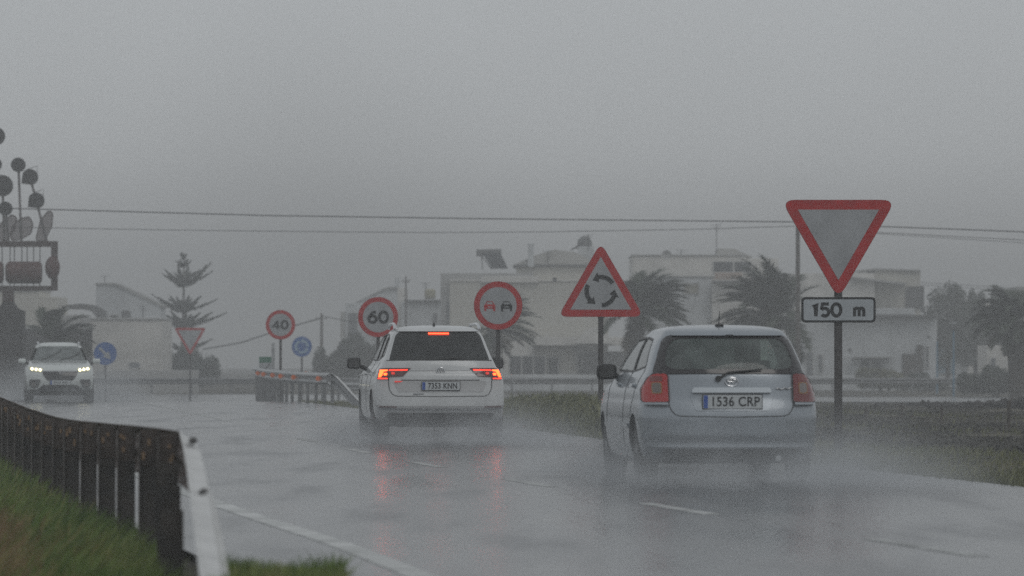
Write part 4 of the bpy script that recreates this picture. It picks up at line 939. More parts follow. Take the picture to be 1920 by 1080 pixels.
slab(h_, Y, [(128, 572), (150, 569), (176, 572), (194, 582), (196, 597), (182, 597), (172, 584), (150, 579), (128, 579)], 1, 4, 'dark_and_shade', 'canopy'); wallbox(h_, Y, 126, 163, 598, 725, 'wall_cream', dy=.5, dep=7)
tank(h_, Y, 234, 589, .26, .45, 'roof_trim'); win(h_, Y, 206, 222, 591, 597, 'dark_and_shade', dy=.1); aerial(h_, Y, 268, 572, 597, 1); aerial(h_, Y, 196, 517, 533, 4, 1)
wallbox(h_, Y, 225, 330, 697, 730, 'wall_grey', dy=-3, dep=.4, name='garden_wall'); win(h_, Y, 243, 262, 680, 690, 'window_grey'); 
Y = 345; h_ = house('faint misty house with a gabled roof and tall thin chimney, behind the 60 sign', 715, Y)
wallbox(h_, Y, 648, 700, 568, 725, 'wall_cool', dep=8); wallbox(h_, Y, 638, 652, 584, 725, 'wall_white', dy=1, dep=6)
slab(h_, Y, [(668, 600), (668, 568), (700, 552), (726, 541), (746, 541), (746, 600)], 2, 9, 'wall_cool', 'upper_wall'); slab(h_, Y, [(664, 568), (698, 551), (726, 538), (748, 538), (748, 543), (726, 543), (700, 554), (666, 571)], 1.9, 9.2, 'roof_trim_pale', 'roof')
wallbox(h_, Y, 740, 748, 520, 545, 'wall_cool', dy=3, dep=.8, name='chimney'); win(h_, Y, 654, 669, 588, 640, 'window_grey', fr='wall_grey_m')
Y = 335; h_ = house('low pale house with dark roof line and yellowish tank right of the 60 sign', 795, Y)
wallbox(h_, Y, 752, 832, 566, 725, 'wall_cool', dep=8); wallbox(h_, Y, 758, 830, 562, 566, 'roof_trim', dy=-.3, dep=8.4, name='roof_edge'); wallbox(h_, Y, 745, 762, 540, 725, 'wall_white', dy=.4, dep=5)
tank(h_, Y, 806, 551, .32, .6, 'yellow_tank'); aerial(h_, Y, 798, 530, 562, 2); win(h_, Y, 812, 819, 588, 605, 'window_grey', fr='wall_grey_m')
# big central house
Y = 318; h_ = house('large stepped house with hipped roof behind the no overtaking sign', 970, Y)
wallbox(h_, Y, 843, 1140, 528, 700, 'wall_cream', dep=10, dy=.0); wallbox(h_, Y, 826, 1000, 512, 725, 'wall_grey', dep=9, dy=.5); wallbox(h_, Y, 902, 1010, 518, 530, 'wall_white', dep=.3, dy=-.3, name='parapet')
wallbox(h_, Y, 843, 1140, 525, 528, 'wall_white', dep=10.2, dy=-.08, name='cornice'); wallbox(h_, Y, 968, 1120, 500, 528, 'wall_cream', dep=7, dy=2.5); wallbox(h_, Y, 962, 1126, 496, 500, 'roof_trim', dep=7.6, dy=2.2, name='roof_edge')
slab(h_, Y, [(964, 496), (1000, 480), (1040, 468), (1076, 472), (1124, 496)], 2.3, 9, 'roof_pale', 'roof')
wallbox(h_, Y, 990, 1001, 462, 500, 'wall_cool', dep=.5, dy=1.8, name='chimney'); wallbox(h_, Y, 988, 1003, 456, 460, 'wall_cool', dep=.6, dy=1.75, name='chimney_cap'); wallbox(h_, Y, 991, 993.5, 459, 463, 'wall_cool', dep=.5, dy=1.82, name='chimney'); wallbox(h_, Y, 997.5, 1000, 459, 463, 'wall_cool', dep=.5, dy=1.82, name='chimney')
wallbox(h_, Y, 1000, 1170, 632, 648, 'wall_white', dep=1.2, dy=-1.2, name='balcony'); wallbox(h_, Y, 850, 1140, 632, 636, 'roof_trim_pale', dep=.2, dy=-.2, name='string_course'); wallbox(h_, Y, 826, 1000, 640, 725, 'wall_white', dep=.5, dy=-.6)
slab(h_, Y, [(1078, 644), (1100, 616), (1125, 612), (1150, 644)], -2.4, -1.3, 'wall_white', 'porch_roof')
win(h_, Y, 956, 1022, 668, 702, 'window_dark', dy=-.62, bars=3); win(h_, Y, 1028, 1047, 670, 702, 'window_dark', dy=-.1); win(h_, Y, 1084, 1180, 660, 702, 'dark_and_shade', dy=-.1, bars=1); win(h_, Y, 836, 850, 565, 600, 'window_grey', dy=.45); win(h_, Y, 1080, 1090, 640, 690, 'wall_grey_m', dy=-.1)
wallbox(h_, Y, 945, 1500, 703, 730, 'wall_cool', dy=-6, dep=.3, name='garden_wall')
aerial(h_, Y, 1027, 470, 500, 2, 4); dish(h_, Y-.4, 1040, 524, .12, 'roof_trim')
wallbox(h_, Y, 1084, 1114, 462, 497, 'wall_cool', dep=2, dy=4, name='roof_tower'); aerial(h_, Y, 1103, 440, 470, 3, 2)
o_ = MB(); ox, oz = h_.location.x, h_.location.z; o_.ell((PX(1098, Y)-ox, 5, PZ(455, Y)-oz), .45, .45, .5, 2, .12); o_.build('water_tank', M['roof_trim'], h_, 60)
o_ = MB(); o_.tube([(PX(1072, Y)-ox, 4, PZ(466, Y)-oz), (PX(1086, Y)-ox, 4, PZ(459, Y)-oz), (PX(1098, Y)-ox, 4, PZ(447, Y)-oz)], .05, 6); o_.build('bracket', M['wire'], h_)
# solar heater stands on that roof
t_ = empty('solar_heater', (PX(925, Y), Y+2, PZ(506, Y+2)), 0, 'tilted solar water heater standing on the flat roof above the no overtaking sign', 'solar heater')
def sl(x, y): return (PX(x, Y+2)-t_.location.x, PZ(y, Y+2)-t_.location.z)
mb = MB(); mb.prism([sl(905, 476), sl(938, 474), sl(953, 504), sl(922, 504)], -.05, .1); mb.build('collector_panel', M['panel_solar'], t_)
mb = MB(); a = sl(893, 474); b = sl(940, 473); mb.tube([(a[0], .3, a[1]), (b[0], .3, b[1])], .2, 14); mb.build('storage_tank', M['roof_trim'], t_, 40)
mb = MB(); a = sl(903, 480); b = sl(905, 506); mb.tube([(a[0], .2, a[1]), (b[0], .2, b[1])], .03, 6); b = sl(922, 505); mb.tube([(a[0], .12, a[1]), (b[0], .12, b[1])], .03, 6); mb.build('stand', M['wire'], t_)
Y = 330; h_ = house('wide flat roofed white house with a corner balcony and tan awning, between two palms', 1310, Y)
wallbox(h_, Y, 1186, 1400, 480, 725, 'wall_white', dep=9, dy=1); wallbox(h_, Y, 1184, 1402, 477, 480, 'wall_grey', dep=9.2, dy=.9, name='cornice'); wallbox(h_, Y, 1188, 1335, 520, 725, 'wall_cool', dep=.6, dy=.2); wallbox(h_, Y, 1188, 1340, 517, 520, 'wall_grey', dep=.9, dy=.1, name='cornice')
wallbox(h_, Y, 1335, 1440, 526, 725, 'wall_white', dep=1.5, dy=-.6); wallbox(h_, Y, 1400, 1460, 484, 725, 'wall_white', dep=7, dy=1.2)
slab(h_, Y, [(1344, 482), (1346, 466), (1376, 466), (1412, 482)], 3, 7, 'roof_pale', 'roof')
win(h_, Y, 1338, 1374, 491, 510, 'window_dark', dy=.95); win(h_, Y, 1377, 1408, 491, 510, 'window_dark', dy=.95); wallbox(h_, Y, 1340, 1392, 511, 524, 'roof_tan', dep=.3, dy=-.95, name='awning'); wallbox(h_, Y, 1336, 1396, 526, 531, 'dark_and_shade', dep=.6, dy=-1.2, name='shade_strip')  # dark strip painting the shade beneath the awning
win(h_, Y, 1283, 1309, 532, 550, 'window_tan', dy=.15, fr='wall_grey_m'); aerial(h_, Y, 1343.5, 420, 480, 2, 4); dish(h_, Y, 1250, 478, .28); aerial(h_, Y, 1277, 468, 480, 2, 2); win(h_, Y, 1332, 1337, 545, 575, 'window_grey', dy=.15)
Y = 322; h_ = house('blocky white house with dark upper opening and dark eave behind the 150 m sign', 1620, Y)
wallbox(h_, Y, 1490, 1640, 512, 725, 'wall_white', dep=10, dy=1.5); wallbox(h_, Y, 1640, 1726, 507, 600, 'wall_cream', dep=8, dy=2.5); wallbox(h_, Y, 1490, 1757, 594, 725, 'wall_cool', dep=9, dy=.5); wallbox(h_, Y, 1560, 1759, 590, 594, 'roof_trim', dep=2, dy=-.2, name='eave')
slab(h_, Y, [(1600, 508), (1640, 503), (1727, 506), (1727, 509), (1640, 507), (1600, 513)], 2.3, 10, 'roof_trim_pale', 'roof'); slab(h_, Y, [(1596, 518), (1700, 530), (1700, 534), (1596, 522)], 1.0, 2.6, 'wall_grey', 'sloped_cornice')
win(h_, Y, 1700, 1731, 539, 577, 'dark_and_shade', dy=2.4, fr='roof_trim'); wallbox(h_, Y, 1720, 1733, 536, 586, 'roof_trim', dep=2, dy=2.6, name='side_opening'); wallbox(h_, Y, 1642, 1716, 578, 590, 'wall_cool', dep=2, dy=.2, name='parapet')
win(h_, Y, 1612, 1631, 673, 704, 'window_dark', dy=.45); win(h_, Y, 1635, 1651, 673, 704, 'window_dark', dy=.45); wallbox(h_, Y, 1600, 1672, 669, 672, 'roof_trim_pale', dep=.8, dy=-.3, name='lintel'); win(h_, Y, 1693, 1719, 665, 712, 'wood_door', dy=.45, name='door', fr='dark_and_shade'); win(h_, Y, 1720, 1729, 648, 712, 'wood_door', dy=.42, name='door', fr='dark_and_shade')
win(h_, Y, 1736, 1741, 650, 690, 'window_grey', dy=.45); dish(h_, Y, 1740, 632, .09, 'roof_trim'); dish(h_, Y, 1593, 657, .10, 'roof_trim'); win(h_, Y, 1512, 1524, 660, 705, 'window_grey', dy=.45); win(h_, Y, 1534, 1542, 665, 700, 'window_grey', dy=.45)
wallbox(h_, Y, 1500, 1700, 705, 730, 'wall_cool', dy=-5, dep=.3, name='garden_wall')
Y = 352; h_ = house('pale house with a blue gate strip behind the feathery trees at right', 1800, Y)
wallbox(h_, Y, 1752, 1815, 600, 725, 'wall_cool', dep=6); wallbox(h_, Y, 1815, 1870, 632, 725, 'wall_white', dep=6, dy=-1); win(h_, Y, 1757, 1790, 642, 700, 'blue_shade', dy=-.02, fr='wall_grey_m'); wallbox(h_, Y, 1836, 1880, 560, 725, 'wall_white', dep=5, dy=2); win(h_, Y, 1832, 1846, 560, 580, 'window_grey', dy=1.9); win(h_, Y, 1842, 1853, 630, 690, 'blue_shade', dy=-1.05, fr='wall_grey_m')
Y = 300; h_ = house('low white house behind the leaning palm at the right edge', 1890, Y)
wallbox(h_, Y, 1850, 1960, 648, 725, 'wall_white', dep=6, dy=1); wallbox(h_, Y, 1907, 1980, 537, 725, 'wall_grey', dep=6, dy=4); win(h_, Y, 1858, 1866, 672, 700, 'window_grey', dy=.95)
Y = 262; t_ = empty('garden_wall', (PX(60, Y), Y, gz(Y)), 0, 'long dark wall and gate block behind the oncoming car', 'wall')
wallbox(t_, Y, -80, 172, 617, 730, 'stone_dark', dep=.5); wallbox(t_, Y, -80, 175, 613, 617, 'wall_grey', dep=.7, dy=-.1, name='coping')
Y = 290; t_ = empty('garden_wall', (PX(260, Y), Y, gz(Y)), 0, 'low grey garden wall with a darker base between arrow sign and pine', 'wall')
wallbox(t_, Y, 180, 372, 694, 730, 'wall_grey', dep=.4, dy=2)

# ------------------------------------------------------------------ trees and shrubs
def palm(px, Y, py_top, r, n, label, wind=(.0, .0), trunk_r=.2, seed=1, lean=0, dead=4, m_='palm_leaf', droop=1.0, base=None, down=-35, L2=None):
    random.seed(seed); z0 = gz(Y); root = empty('palm_tree', (PX(px-lean, Y), Y, z0), 0, label, 'palm tree', 'wind blown palms'); H = PZ(py_top, Y)-z0; ox = lean*Y/F
    mb = MB(); mb.tube([(0, 0, -.1), (ox*.2, 0, H*.4), (ox*.7, 0, H*.8), (ox, 0, H)], trunk_r*1.15, 12, trunk_r); 
    for i in range(26):
        a = i*2.4; z = H*(.55+.45*i/26); mb.tube([(ox*z/H+trunk_r*.7*math.cos(a), trunk_r*.7*math.sin(a), z-.12), (ox*z/H+trunk_r*1.5*math.cos(a), trunk_r*1.5*math.sin(a), z+.06)], .05, 5, .03)
    mb.build('trunk', M['bark'], root, 60)
    vs, fs, vd, fd = [], [], [], []
    for i in range(n):
        isd = i < dead; az = random.uniform(0, 2*math.pi); el = R(random.uniform(down, 82)) if not isd else R(random.uniform(-70, -35)); LL = r*random.uniform(.8, 1.12)*(.8 if isd else 1)
        d = Vector((math.cos(az)*math.cos(el), math.sin(az)*math.cos(el), math.sin(el))); d = (d+Vector((wind[0], 0, wind[1]))*random.uniform(.6, 1.2)).normalized()
        p = Vector((ox, 0, H)); ns = 15; V_, F_ = (vd, fd) if isd else (vs, fs); seg = LL/ns
        for k in range(ns):
            t = k/ns; g = Vector((wind[0]*.12, 0, -.13*droop*t)); d = (d+g).normalized(); p2 = p+d*seg; side = d.cross(Vector((0, 0, 1))).normalized() if abs(d.z) < .98 else Vector((1, 0, 0)); up = side.cross(d)
            i0 = len(V_); V_ += [p-side*.02, p+side*.02, p2+side*.015, p2-side*.015]; F_.append((i0, i0+1, i0+2, i0+3))
            if k >= 1:
                ll = r*.26*math.sin(math.pi*min(1, .2+t*.85))**.6+.04
                for sg in (-1, 1):
                    for u in (0, .25, .5, .75):
                        q = p+(p2-p)*u; dr = (side*sg*.9+d*.75+up*random.uniform(-.05, .45)+Vector((wind[0]*.35, 0, -.12))).normalized()
                        e_ = q+dr*ll*random.uniform(.75, 1.1); wv = d*.05; i0 = len(V_); V_ += [q-wv, q+wv, e_]; F_.append((i0, i0+1, i0+2))
            p = p2
    pd_obj('crown', vs, fs, M[m_], root)
    if vd: pd_obj('dead_fronds', vd, fd, M['dead_palm_leaf'], root)
    return root
palm(925, 262, 616, 2.3, 52, 'palm with fronds blown right behind the no overtaking sign', (.55, .22), .20, 11, 8, 5)
palm(1196, 244, 585, 2.45, 70, 'palm with ragged fronds blown right behind the roundabout triangle', (.42, .25), .26, 12, 6, 3)
palm(1450, 244, 592, 2.7, 96, 'densest palm, fronds swept left, behind the silver car roof', (-.38, .22), .30, 13, -4, 4)
palm(1902, 232, 602, 2.05, 56, 'leaning palm with drooping fronds at the right edge', (-.42, .10), .36, 14, -8, 3, droop=1.6)
palm(98, 236, 640, 1.9, 34, 'low palm behind the oncoming car with fronds blown right', (.5, .2), .18, 15, 4, 4)
def crown_mesh(name, lobes, n, size, mat_, root, stretch=(1, 1, 1), fill=.45):
    vs, fs = [], []; tot = sum(l[3]*l[4]*l[5] for l in lobes)
    for (x, y, z, rx, ry, rz) in lobes:
        m = int(n*(rx*ry*rz)/tot)+40
        for q in range(m):
            u = Vector((random.gauss(0, 1), random.gauss(0, 1), random.gauss(0, 1))).normalized()*(random.random()**fill)
            c = Vector((x+u.x*rx, y+u.y*ry, z+u.z*rz)); a = Vector((random.gauss(0, 1)*stretch[0], random.gauss(0, 1)*stretch[1], random.gauss(0, 1)*stretch[2])).normalized(); b_ = a.orthogonal().normalized(); s_ = size*random.uniform(.5, 1.4)
            i = len(vs); vs += [c-a*s_, c+b_*s_*.45, c+a*s_, c-b_*s_*.45]; fs.append((i, i+1, i+2, i+3))
    return pd_obj(name, vs, fs, M[mat_], root)
def shrub(px0, px1, py0, Y, label, mat_='dark_leaf', n=5000, seed=3, kind='shrub', lobes=9, size=.09, group=None, stems=True):
    random.seed(seed); X0, X1 = PX(px0, Y), PX(px1, Y); w = X1-X0; H = PZ(py0, Y)-gz(Y); root = empty(kind, ((X0+X1)/2, Y, gz(Y)), 0, label, kind, group); ls = []
    for i in range(lobes):
        t = (i+.5)/lobes; x = -w/2+w*t; hh = H*random.uniform(.62, 1)*(1-.35*abs(2*t-1)**2.5); ls.append((x, random.uniform(-.5, .5), hh*.55, w/lobes*1.05, .6, hh*.47))
    crown_mesh('foliage', ls, n, size, mat_, root)
    mb = MB()
    for i in range(5): x = random.uniform(-w*.4, w*.4); mb.tube([(x*.6, 0, -.1), (x*.8, 0, H*.3), (x, .1, H*.7)], .05, 6, .015)
    mb.build('stem', M['bark'], root); return root
def norfolk(px, Y, label):
    random.seed(5); z0 = gz(Y); root = empty('pine_tree', (PX(px, Y), Y, z0), 0, label, 'pine tree'); H = PZ(474, Y)-z0
    mb = MB(); mb.tube([(0, 0, -.1), (0, 0, H*.5), (.02, 0, H)], .16, 10, .025); mb.build('trunk', M['bark'], root, 60)
    vs, fs = [], []
    def branch(p, az, el, Lb, dens=1.0):
        d = Vector((math.cos(az)*math.cos(el), math.sin(az)*math.cos(el), math.sin(el))); ns = 12
        for k in range(ns):
            d = (d+Vector((0, 0, .02+.02*k/ns))).normalized(); p2 = p+d*Lb/ns; t = k/ns; side = d.cross(Vector((0, 0, 1))).normalized()
            i0 = len(vs); vs.extend([p-side*.02, p+side*.02, p2+side*.02, p2-side*.02]); fs.append((i0, i0+1, i0+2, i0+3))
            for q in range(int(13*dens)):
                tl = (.06+Lb*.16*(1-t)); dr = (side*random.choice((-1, 1))*random.uniform(.4, 1)+d*.8+Vector((0, 0, random.uniform(-.5, .7)))).normalized(); b0 = p+(p2-p)*random.random(); e_ = b0+dr*tl
                w_ = dr.cross(Vector((random.random(), random.random(), random.random()))).normalized()*.03; i0 = len(vs); vs.extend([b0-w_, b0+w_, e_+w_*.6, e_-w_*.6]); fs.append((i0, i0+1, i0+2, i0+3))
            p = p2
    for (py, Lr, nb, el) in ((537, 1.95, 9, 20), (529, 1.2, 6, 26), (584, 1.65, 9, 15), (577, 1.1, 6, 20), (613, 2.1, 9, 10), (605, 1.4, 6, 15), (500, .5, 6, 36), (486, .3, 5, 50), (655, 1.6, 7, 4)):
        z = PZ(py, Y)-z0; a0 = random.uniform(0, 1)
        for i in range(nb): branch(Vector((0, 0, z+random.uniform(-.08, .08))), a0+i*2*math.pi/nb+random.uniform(-.2, .2), R(el+random.uniform(-6, 6)), Lr*random.uniform(.62, 1.15)*1.1*(1.12 if i == 0 else 1))
    pd_obj('crown', vs, fs, M['dark_leaf'], root)
norfolk(344, 325, 'tall tiered pine standing above the far give way sign')
shrub(288, 406, 632, 322, 'large dark bush round the foot of the tall pine', n=9000, seed=21, lobes=7)
shrub(594, 722, 622, 325, 'large misty hedge mass left of the white car', n=12000, seed=22, lobes=9, size=.11)
shrub(716, 760, 640, 285, 'smaller dark shrub half hidden by the white car roof', n=3000, seed=23, lobes=3)
shrub(1612, 1694, 670, 300, 'yellowish round shrub in front of the white house windows', 'yellow_leaf', 4000, 24, lobes=5)
shrub(1690, 1770, 696, 300, 'low dark shrub beside the dark gate of the white house', n=2600, seed=25, lobes=5)
shrub(1800, 1905, 678, 262, 'dark garden hedge under the leaning palm at right', n=6000, seed=26, lobes=7)
def feather_tree(px, Y, py0, wpx, label, seed):
    random.seed(seed); z0 = gz(Y); root = empty('tree', (PX(px, Y), Y, z0), 0, label, 'tree', 'feathery trees beyond the houses'); H = PZ(py0, Y)-z0; w = wpx*Y/F/2
    mb = MB(); mb.tube([(0, 0, -.1), (.1, 0, H*.4), (-.05, 0, H*.85)], .16, 9, .05)
    for i in range(7): a = i*.9; mb.tube([(0, 0, H*(.25+.07*i)), (w*.5*math.cos(a), w*.5*math.sin(a), H*(.45+.07*i))], .05, 6, .02)
    mb.build('trunk', M['bark'], root, 60); ls = []
    for i in range(26): t = i/25; ls.append((.72*math.sin(i*2.4+seed)*w*(1-.5*t*t)+w*.15*(t-.5), random.uniform(-.4, .4)*w, H*(.26+.64*t), w*.5*(1-.35*t), w*.5, H*.10))
    crown_mesh('crown', ls, 6500, .10, 'feather_leaf', root, (.6, .6, 1.4))
feather_tree(1776, 332, 527, 104, 'rounded feathery tree right of the blocky white house', 31)
feather_tree(1828, 338, 540, 56, 'slim feathery tree beside the rounded one, behind the lamp post', 32)
feather_tree(1872, 330, 534, 50, 'feathery tree just above the leaning palm at right', 33)

# ------------------------------------------------------------------ poles and wires
def pole(px, Y, py, r, label, arm=None, m_='wood_pole', lamp=False, cat='utility pole', name='utility_pole'):
    z0 = gz(Y); root = empty(name, (PX(px, Y), Y, z0), 0, label, cat); H = PZ(py, Y)-z0; mb = MB(); mb.tube([(0, 0, -.2), (0, 0, H)], r*1.15, 12, r*.85); mb.build('pole', M[m_], root, 50)
    if arm:
        mb = MB(); mb.box(-arm, arm, -.04, .04, H-.35, H-.28); mb.build('crossarm', M[m_], root)
        for x in (-arm*.9, arm*.9): mb = MB(); mb.lathe([(.03, H-.28), (.045, H-.22), (.03, H-.16)], 8, 'z', (x, 0, 0)); mb.build('insulator', M['galvanised'], root)
    if lamp: mb = MB(); mb.lathe([(.03, H), (.16, H+.12), (.20, H+.32), (.05, H+.42)], 14); mb.build('lamp_head', M['galvanised_dark'], root, 50)
    return root
Y = 240
pole(1496, Y, 416, .10, 'tall dark utility pole carrying the wires, left of the give way sign')
o_ = MB(); 
pole(603, 350, 588, .10, 'distant misty pole left of the hedge mass', .35)
pole(761, 330, 518, .06, 'thin distant pole with a small crossarm above the white car', .22)
pole(1788, 268, 620, .045, 'slim blue lamp post right of the white house', None, 'blue_paint', True, 'street lamp', 'street_lamp')
pole(1757, 290, 640, .045, 'blue post at the corner of the white house', None, 'blue_paint', False, 'post', 'lamp_post')
def wire(pts, r, label, sag=0):
    P = []
    for (a, b) in zip(pts[:-1], pts[1:]):
        for i in range(10): t = i/10; P.append((PX(a[0]+(b[0]-a[0])*t, Y), Y, PZ(a[1]+(b[1]-a[1])*t+sag*4*t*(1-t), Y)))
    P.append((PX(pts[-1][0], Y), Y, PZ(pts[-1][1], Y))); mb = MB(); mb.tube(P, r, 6); o = mb.build('power_line', M['wire'])
    return tag(o, label, 'power line', 'overhead power lines')
Y = 240
wire([(-700, 366), (30, 391), (500, 404), (900, 410), (1250, 413.5), (1490, 416)], .028, 'thick upper wire stretching from the left edge to the tall pole')
wire([(-700, 414), (80, 427), (300, 431), (560, 434), (800, 436), (1000, 435), (1300, 430), (1490, 424)], .016, 'thin lower wire sagging from the left edge to the tall pole')
wire([(1500, 417), (1660, 425), (1800, 430), (2600, 462)], .028, 'thick upper wire running from the tall pole to the right edge')
wire([(1500, 426), (1650, 436), (1800, 444), (2600, 484)], .016, 'thin lower wire running from the tall pole to the right edge')
wire([(1500, 428), (1650, 438.5), (1800, 448), (2600, 497)], .012, 'faintest lower wire right of the give way sign')
Y = 330
wire([(380, 655), (450, 643), (520, 620), (603, 596)], .045, 'misty cable rising behind the 40 sign to the far pole')
wire([(603, 592), (650, 602), (700, 606)], .03, 'short misty cable from the far pole toward the gabled house')
wire([(1600, 516), (1700, 528), (1800, 534), (2600, 588)], .018, 'faint cable from the blocky house roof past the feathery trees')
wire([(1726, 534), (1800, 539), (2600, 596)], .015, 'second faint cable just below, from the upper opening to the right')
random.seed(9)
for (px, Yf, top) in ((1622, 112, .95), (1764, 108, .95), (1890, 100, 1.0), (1690, 118, .8)):
    mb = MB(); zt = PZ(763 if px != 1890 else 753, Yf); mb.tube([(0, 0, -.2), (.02, 0, zt+.05)], .032, 7); o_ = mb.build('fence_post', M['wood_pole']); o_.location = (PX(px, Yf), Yf, -.03)
    tag(o_, {1622: 'thin fence post just right of the give way sign post', 1764: 'thin fence post in the field below the blue lamp post', 1890: 'tallest thin fence post at the right edge of the field', 1690: 'short faint fence post between the two left field posts'}[px], 'fence post', 'fence posts in the field')
# dry stone wall of rough blocks at the back of the field
root = empty('stone_wall', (PX(1780, 148), 148, 0), 0, 'rough dark dry stone wall along the far side of the field', 'wall'); mb = MB()
for i in range(260):
    t = random.random(); px = 1640+400*t; Yw = 150-t*12; z = PZ(764-14*t+random.uniform(-3, 6), Yw); mb.ell((PX(px, Yw)-root.location.x, Yw-148+random.uniform(-.3, .3), z-.12), random.uniform(.10, .26), .2, random.uniform(.10, .22), 1, .25)
mb.build('stones', M['stone_dark'], root)

# ------------------------------------------------------------------ wind sculpture at the left edge (a plain stand-in)
Y = 205; z0 = gz(Y); root = empty('wind_sculpture', (PX(10, Y), Y, z0), 0, 'dark wind driven sculpture of discs, cups and mesh paddles on a framed stand', 'sculpture')
ox = root.location.x; 
def sp(a, b): return (PX(a, Y)-ox, PZ(b, Y)-z0)
mb = MB(); a = sp(-60, 745); b = sp(45, 580)
mb.prism([sp(-60, 770), sp(45, 770), sp(45, 583), sp(32, 578), sp(24, 566), sp(8, 566), sp(0, 578), sp(-60, 583)], -.6, .6); mb.build('plinth', M['stone_dark'], root)
mb = MB(); mb.prism([sp(5, 566), sp(26, 566), sp(26, 543), sp(5, 543)], -.2, .2); mb.build('pivot', M['sculpt_bar'], root)
for (x0, y0, x1, y1) in ((-60, 452, 108, 463), (-60, 536, 108, 545), (96, 463, 108, 536)): mb = MB(); a = sp(x0, y1); b = sp(x1, y0); mb.box(a[0], b[0], -.1, .1, a[1], b[1]); mb.build('frame_bar', M['sculpt_bar'], root)
for x in (-15, 5, 20, 28, 42, 52, 64, 76): a = sp(x-1.2, 537); b = sp(x+1.2, 462); mb = MB(); mb.tube([(a[0], .0, a[1]), (a[0], .0, b[1])], .02, 6); mb.build('rod', M['wire'], root)
a = sp(11, 511); b = sp(78, 511); mb = MB(); mb.lathe([(.30, a[0]), (.40, a[0]+.1), (.40, (a[0]+b[0])/2-.12), (.37, (a[0]+b[0])/2-.08), (.40, (a[0]+b[0])/2-.04), (.40, b[0]-.08), (.33, b[0])], 20, 'x', (0, 0, a[1])); mb.build('drum', M['sculpt_red'], root, 40)
a = sp(-60, 511); b = sp(6, 511); mb = MB(); mb.lathe([(.33, a[0]), (.40, a[0]+.1), (.40, b[0]-.1), (.33, b[0])], 20, 'x', (0, 0, a[1])); mb.build('drum', M['sculpt_red'], root, 40)
a = sp(99, 502); mb = MB(); mb.ell((a[0], -.15, a[1]), .27, .2, .42, 3); mb.build('drum', M['sculpt_red'], root, 60)
def cup(px, py, r, ang, half=True, pole_to=None):
    a = sp(px, py); mb = MB(); rr = r*Y/F
    if half: pl = [(rr*math.cos(R(t)), rr*math.sin(R(t))) for t in range(-70, 161, 10)]+[(-rr*.95, -rr*.9), (-rr*.3, -rr*.95)][:1]
    else: pl = circle(rr, 24)
    c_, s_ = math.cos(ang), math.sin(ang); mb.prism([(a[0]+x*c_-z*s_, a[1]+x*s_+z*c_) for x, z in pl], -.14, .14); p_ = mb.build('cup' if half else 'disc', M['sculpt_black'], root)
    if half: mb = MB(); q = [(-rr*.5, rr*.9), (rr*.75, rr*1.5), (rr*.85, rr*.4)]; q = [(a[0]+x*c_-z*s_, a[1]+x*s_+z*c_) for x, z in q]; mb.tube([(q[0][0], 0, q[0][1]), (q[1][0], 0, q[1][1]), (q[2][0], 0, q[2][1])], .012, 5); mb.build('stay', M['wire'], p_)
    if pole_to: b = sp(*pole_to); mb = MB(); mb.tube([(a[0], .05, a[1]), (b[0], .05, b[1])], .045, 8); mb.build('mast', M['sculpt_mesh'], root, 50)
cup(34, 309, 13.5, 0, False, (40, 460)); cup(56, 332, 15, -.1, True, (88, 455)); cup(68, 376, 15, -.1, True); cup(4, 348, 20, 0, False, (8, 458)); cup(10, 391, 13, 0, False, (16, 458)); cup(-8, 255, 17, 0, False, (-4, 455)); cup(-10, 308, 13, 0, False)
for (pts_) in ([(66, 452), (76, 412), (92, 394), (99, 400), (97, 425), (84, 452)], [(20, 452), (22, 425), (38, 410), (55, 406), (62, 420), (58, 438), (40, 448)], [(-6, 448), (0, 420), (22, 402), (32, 408), (26, 432), (12, 452)], [(-40, 450), (-34, 414), (-8, 412), (-2, 440), (-20, 452)]):
    mb = MB(); P_ = rounded([sp(*p) for p in pts_], .12, 4); mb.prism(P_, -.02, .02); pd_ = mb.build('paddle', M['sculpt_mesh_glass'], root)
    mb = MB(); mb.tube([(x, -.02, z) for x, z in P_+[P_[0]]], .02, 5); mb.build('paddle_rim', M['sculpt_bar'], pd_)

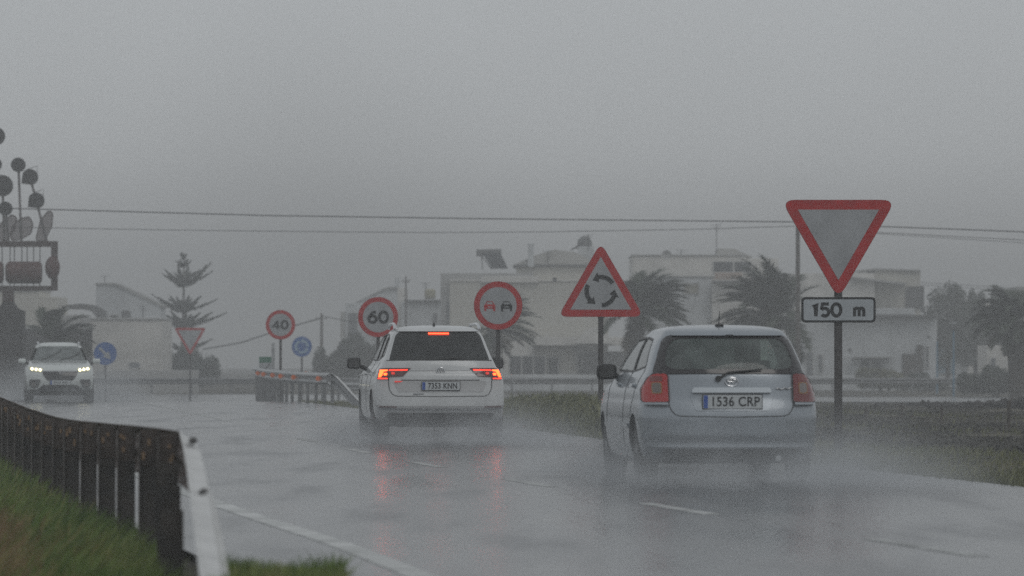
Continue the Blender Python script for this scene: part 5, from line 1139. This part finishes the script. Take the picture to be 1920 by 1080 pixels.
# ------------------------------------------------------------------ spray behind the cars, and the rainy air
def spray(name, root_loc, rz, xw, y0, y1, zt, dens, h, label, side=(1, 1), seed=0., col=(.86, .88, .90), peak=0.0):
    m = bpy.data.materials.new(name); m.use_nodes = True; t = m.node_tree; t.nodes.clear(); o = t.nodes.new('ShaderNodeOutputMaterial'); v = t.nodes.new('ShaderNodeVolumePrincipled')
    v.inputs['Color'].default_value = (*col, 1); v.inputs['Anisotropy'].default_value = .2; t.links.new(v.outputs[0], o.inputs['Volume'])
    tc = t.nodes.new('ShaderNodeTexCoord'); sp_ = t.nodes.new('ShaderNodeSeparateXYZ'); t.links.new(tc.outputs['Object'], sp_.inputs[0]); X, Y_, Z = sp_.outputs
    mpn = t.nodes.new('ShaderNodeMapping'); mpn.inputs['Scale'].default_value = (1, .35, 1); t.links.new(tc.outputs['Object'], mpn.inputs[0]); n1 = noise(t, mpn.outputs[0], 1.6, 3); n2 = noise(t, mpn.outputs[0], 6.0, 2)
    nz = nodes_math(t, 'MULTIPLY_ADD', n1, 3.6, -1.25, clamp=False); nz = nodes_math(t, 'ADD', nz, nodes_math(t, 'MULTIPLY', n2, .7)); nz = nodes_math(t, 'MAXIMUM', nz, .05)
    # height falls away from the wheels with distance
    fz = nodes_math(t, 'EXPONENT', nodes_math(t, 'MULTIPLY', Z, -1/h))
    ax = nodes_math(t, 'DIVIDE', nodes_math(t, 'ABSOLUTE', X), xw); fx = nodes_math(t, 'SUBTRACT', 1, nodes_math(t, 'POWER', ax, 2.5), clamp=True)
    yn = nodes_math(t, 'MULTIPLY_ADD', Y_, 2/(y1-y0), -(y1+y0)/(y1-y0)); fy = nodes_math(t, 'SUBTRACT', 1, nodes_math(t, 'POWER', nodes_math(t, 'ABSOLUTE', yn), 2.0), clamp=True)
    zn = nodes_math(t, 'SUBTRACT', 1, nodes_math(t, 'POWER', nodes_math(t, 'DIVIDE', Z, zt), 2.0), clamp=True)
    d = nodes_math(t, 'MULTIPLY', nodes_math(t, 'MULTIPLY', fz, fx), nodes_math(t, 'MULTIPLY', fy, zn)); d = nodes_math(t, 'MULTIPLY', nodes_math(t, 'MULTIPLY', d, nz), dens)
    t.links.new(d, v.inputs['Density']); mb = MB(); mb.box(-xw, xw, y0, y1, .012, zt); ob = mb.build('spray', m); ob.location = root_loc; ob.rotation_euler = (0, 0, rz); tag(ob, label, 'spray', kind='stuff')
spray('spray_a', (PX(1372, 54.7)+.1, 54.7, 0), R(6.6), 1.95, -5.5, 5.5, 1.25, .82, .24, 'white water spray thrown up round the silver car')
spray('spray_b', (PX(827, 79.8), 79.8, 0), R(5.6), 1.85, -6, 6, 1.05, .82, .21, 'white water spray trailing low behind the white car')
spray('spray_c', (PX(100, 149), 151, gz(151)), R(6), 2.6, -7, 12, 1.3, .22, .6, 'faint spray round the wheels of the oncoming car')
hm = bpy.data.materials.new('haze_air'); hm.use_nodes = True; t = hm.node_tree; t.nodes.clear(); o = t.nodes.new('ShaderNodeOutputMaterial'); v = t.nodes.new('ShaderNodeVolumePrincipled')
v.inputs['Color'].default_value = (.965, .972, .976, 1); v.inputs['Density'].default_value = .0022; v.inputs['Anisotropy'].default_value = .25; t.links.new(v.outputs[0], o.inputs['Volume'])
mb = MB(); mb.box(-430, 430, -65, 890, -2.0, 15); tag(mb.build('haze', hm), kind='stuff', label='grey rainy haze filling the air over the whole road', cat='haze')
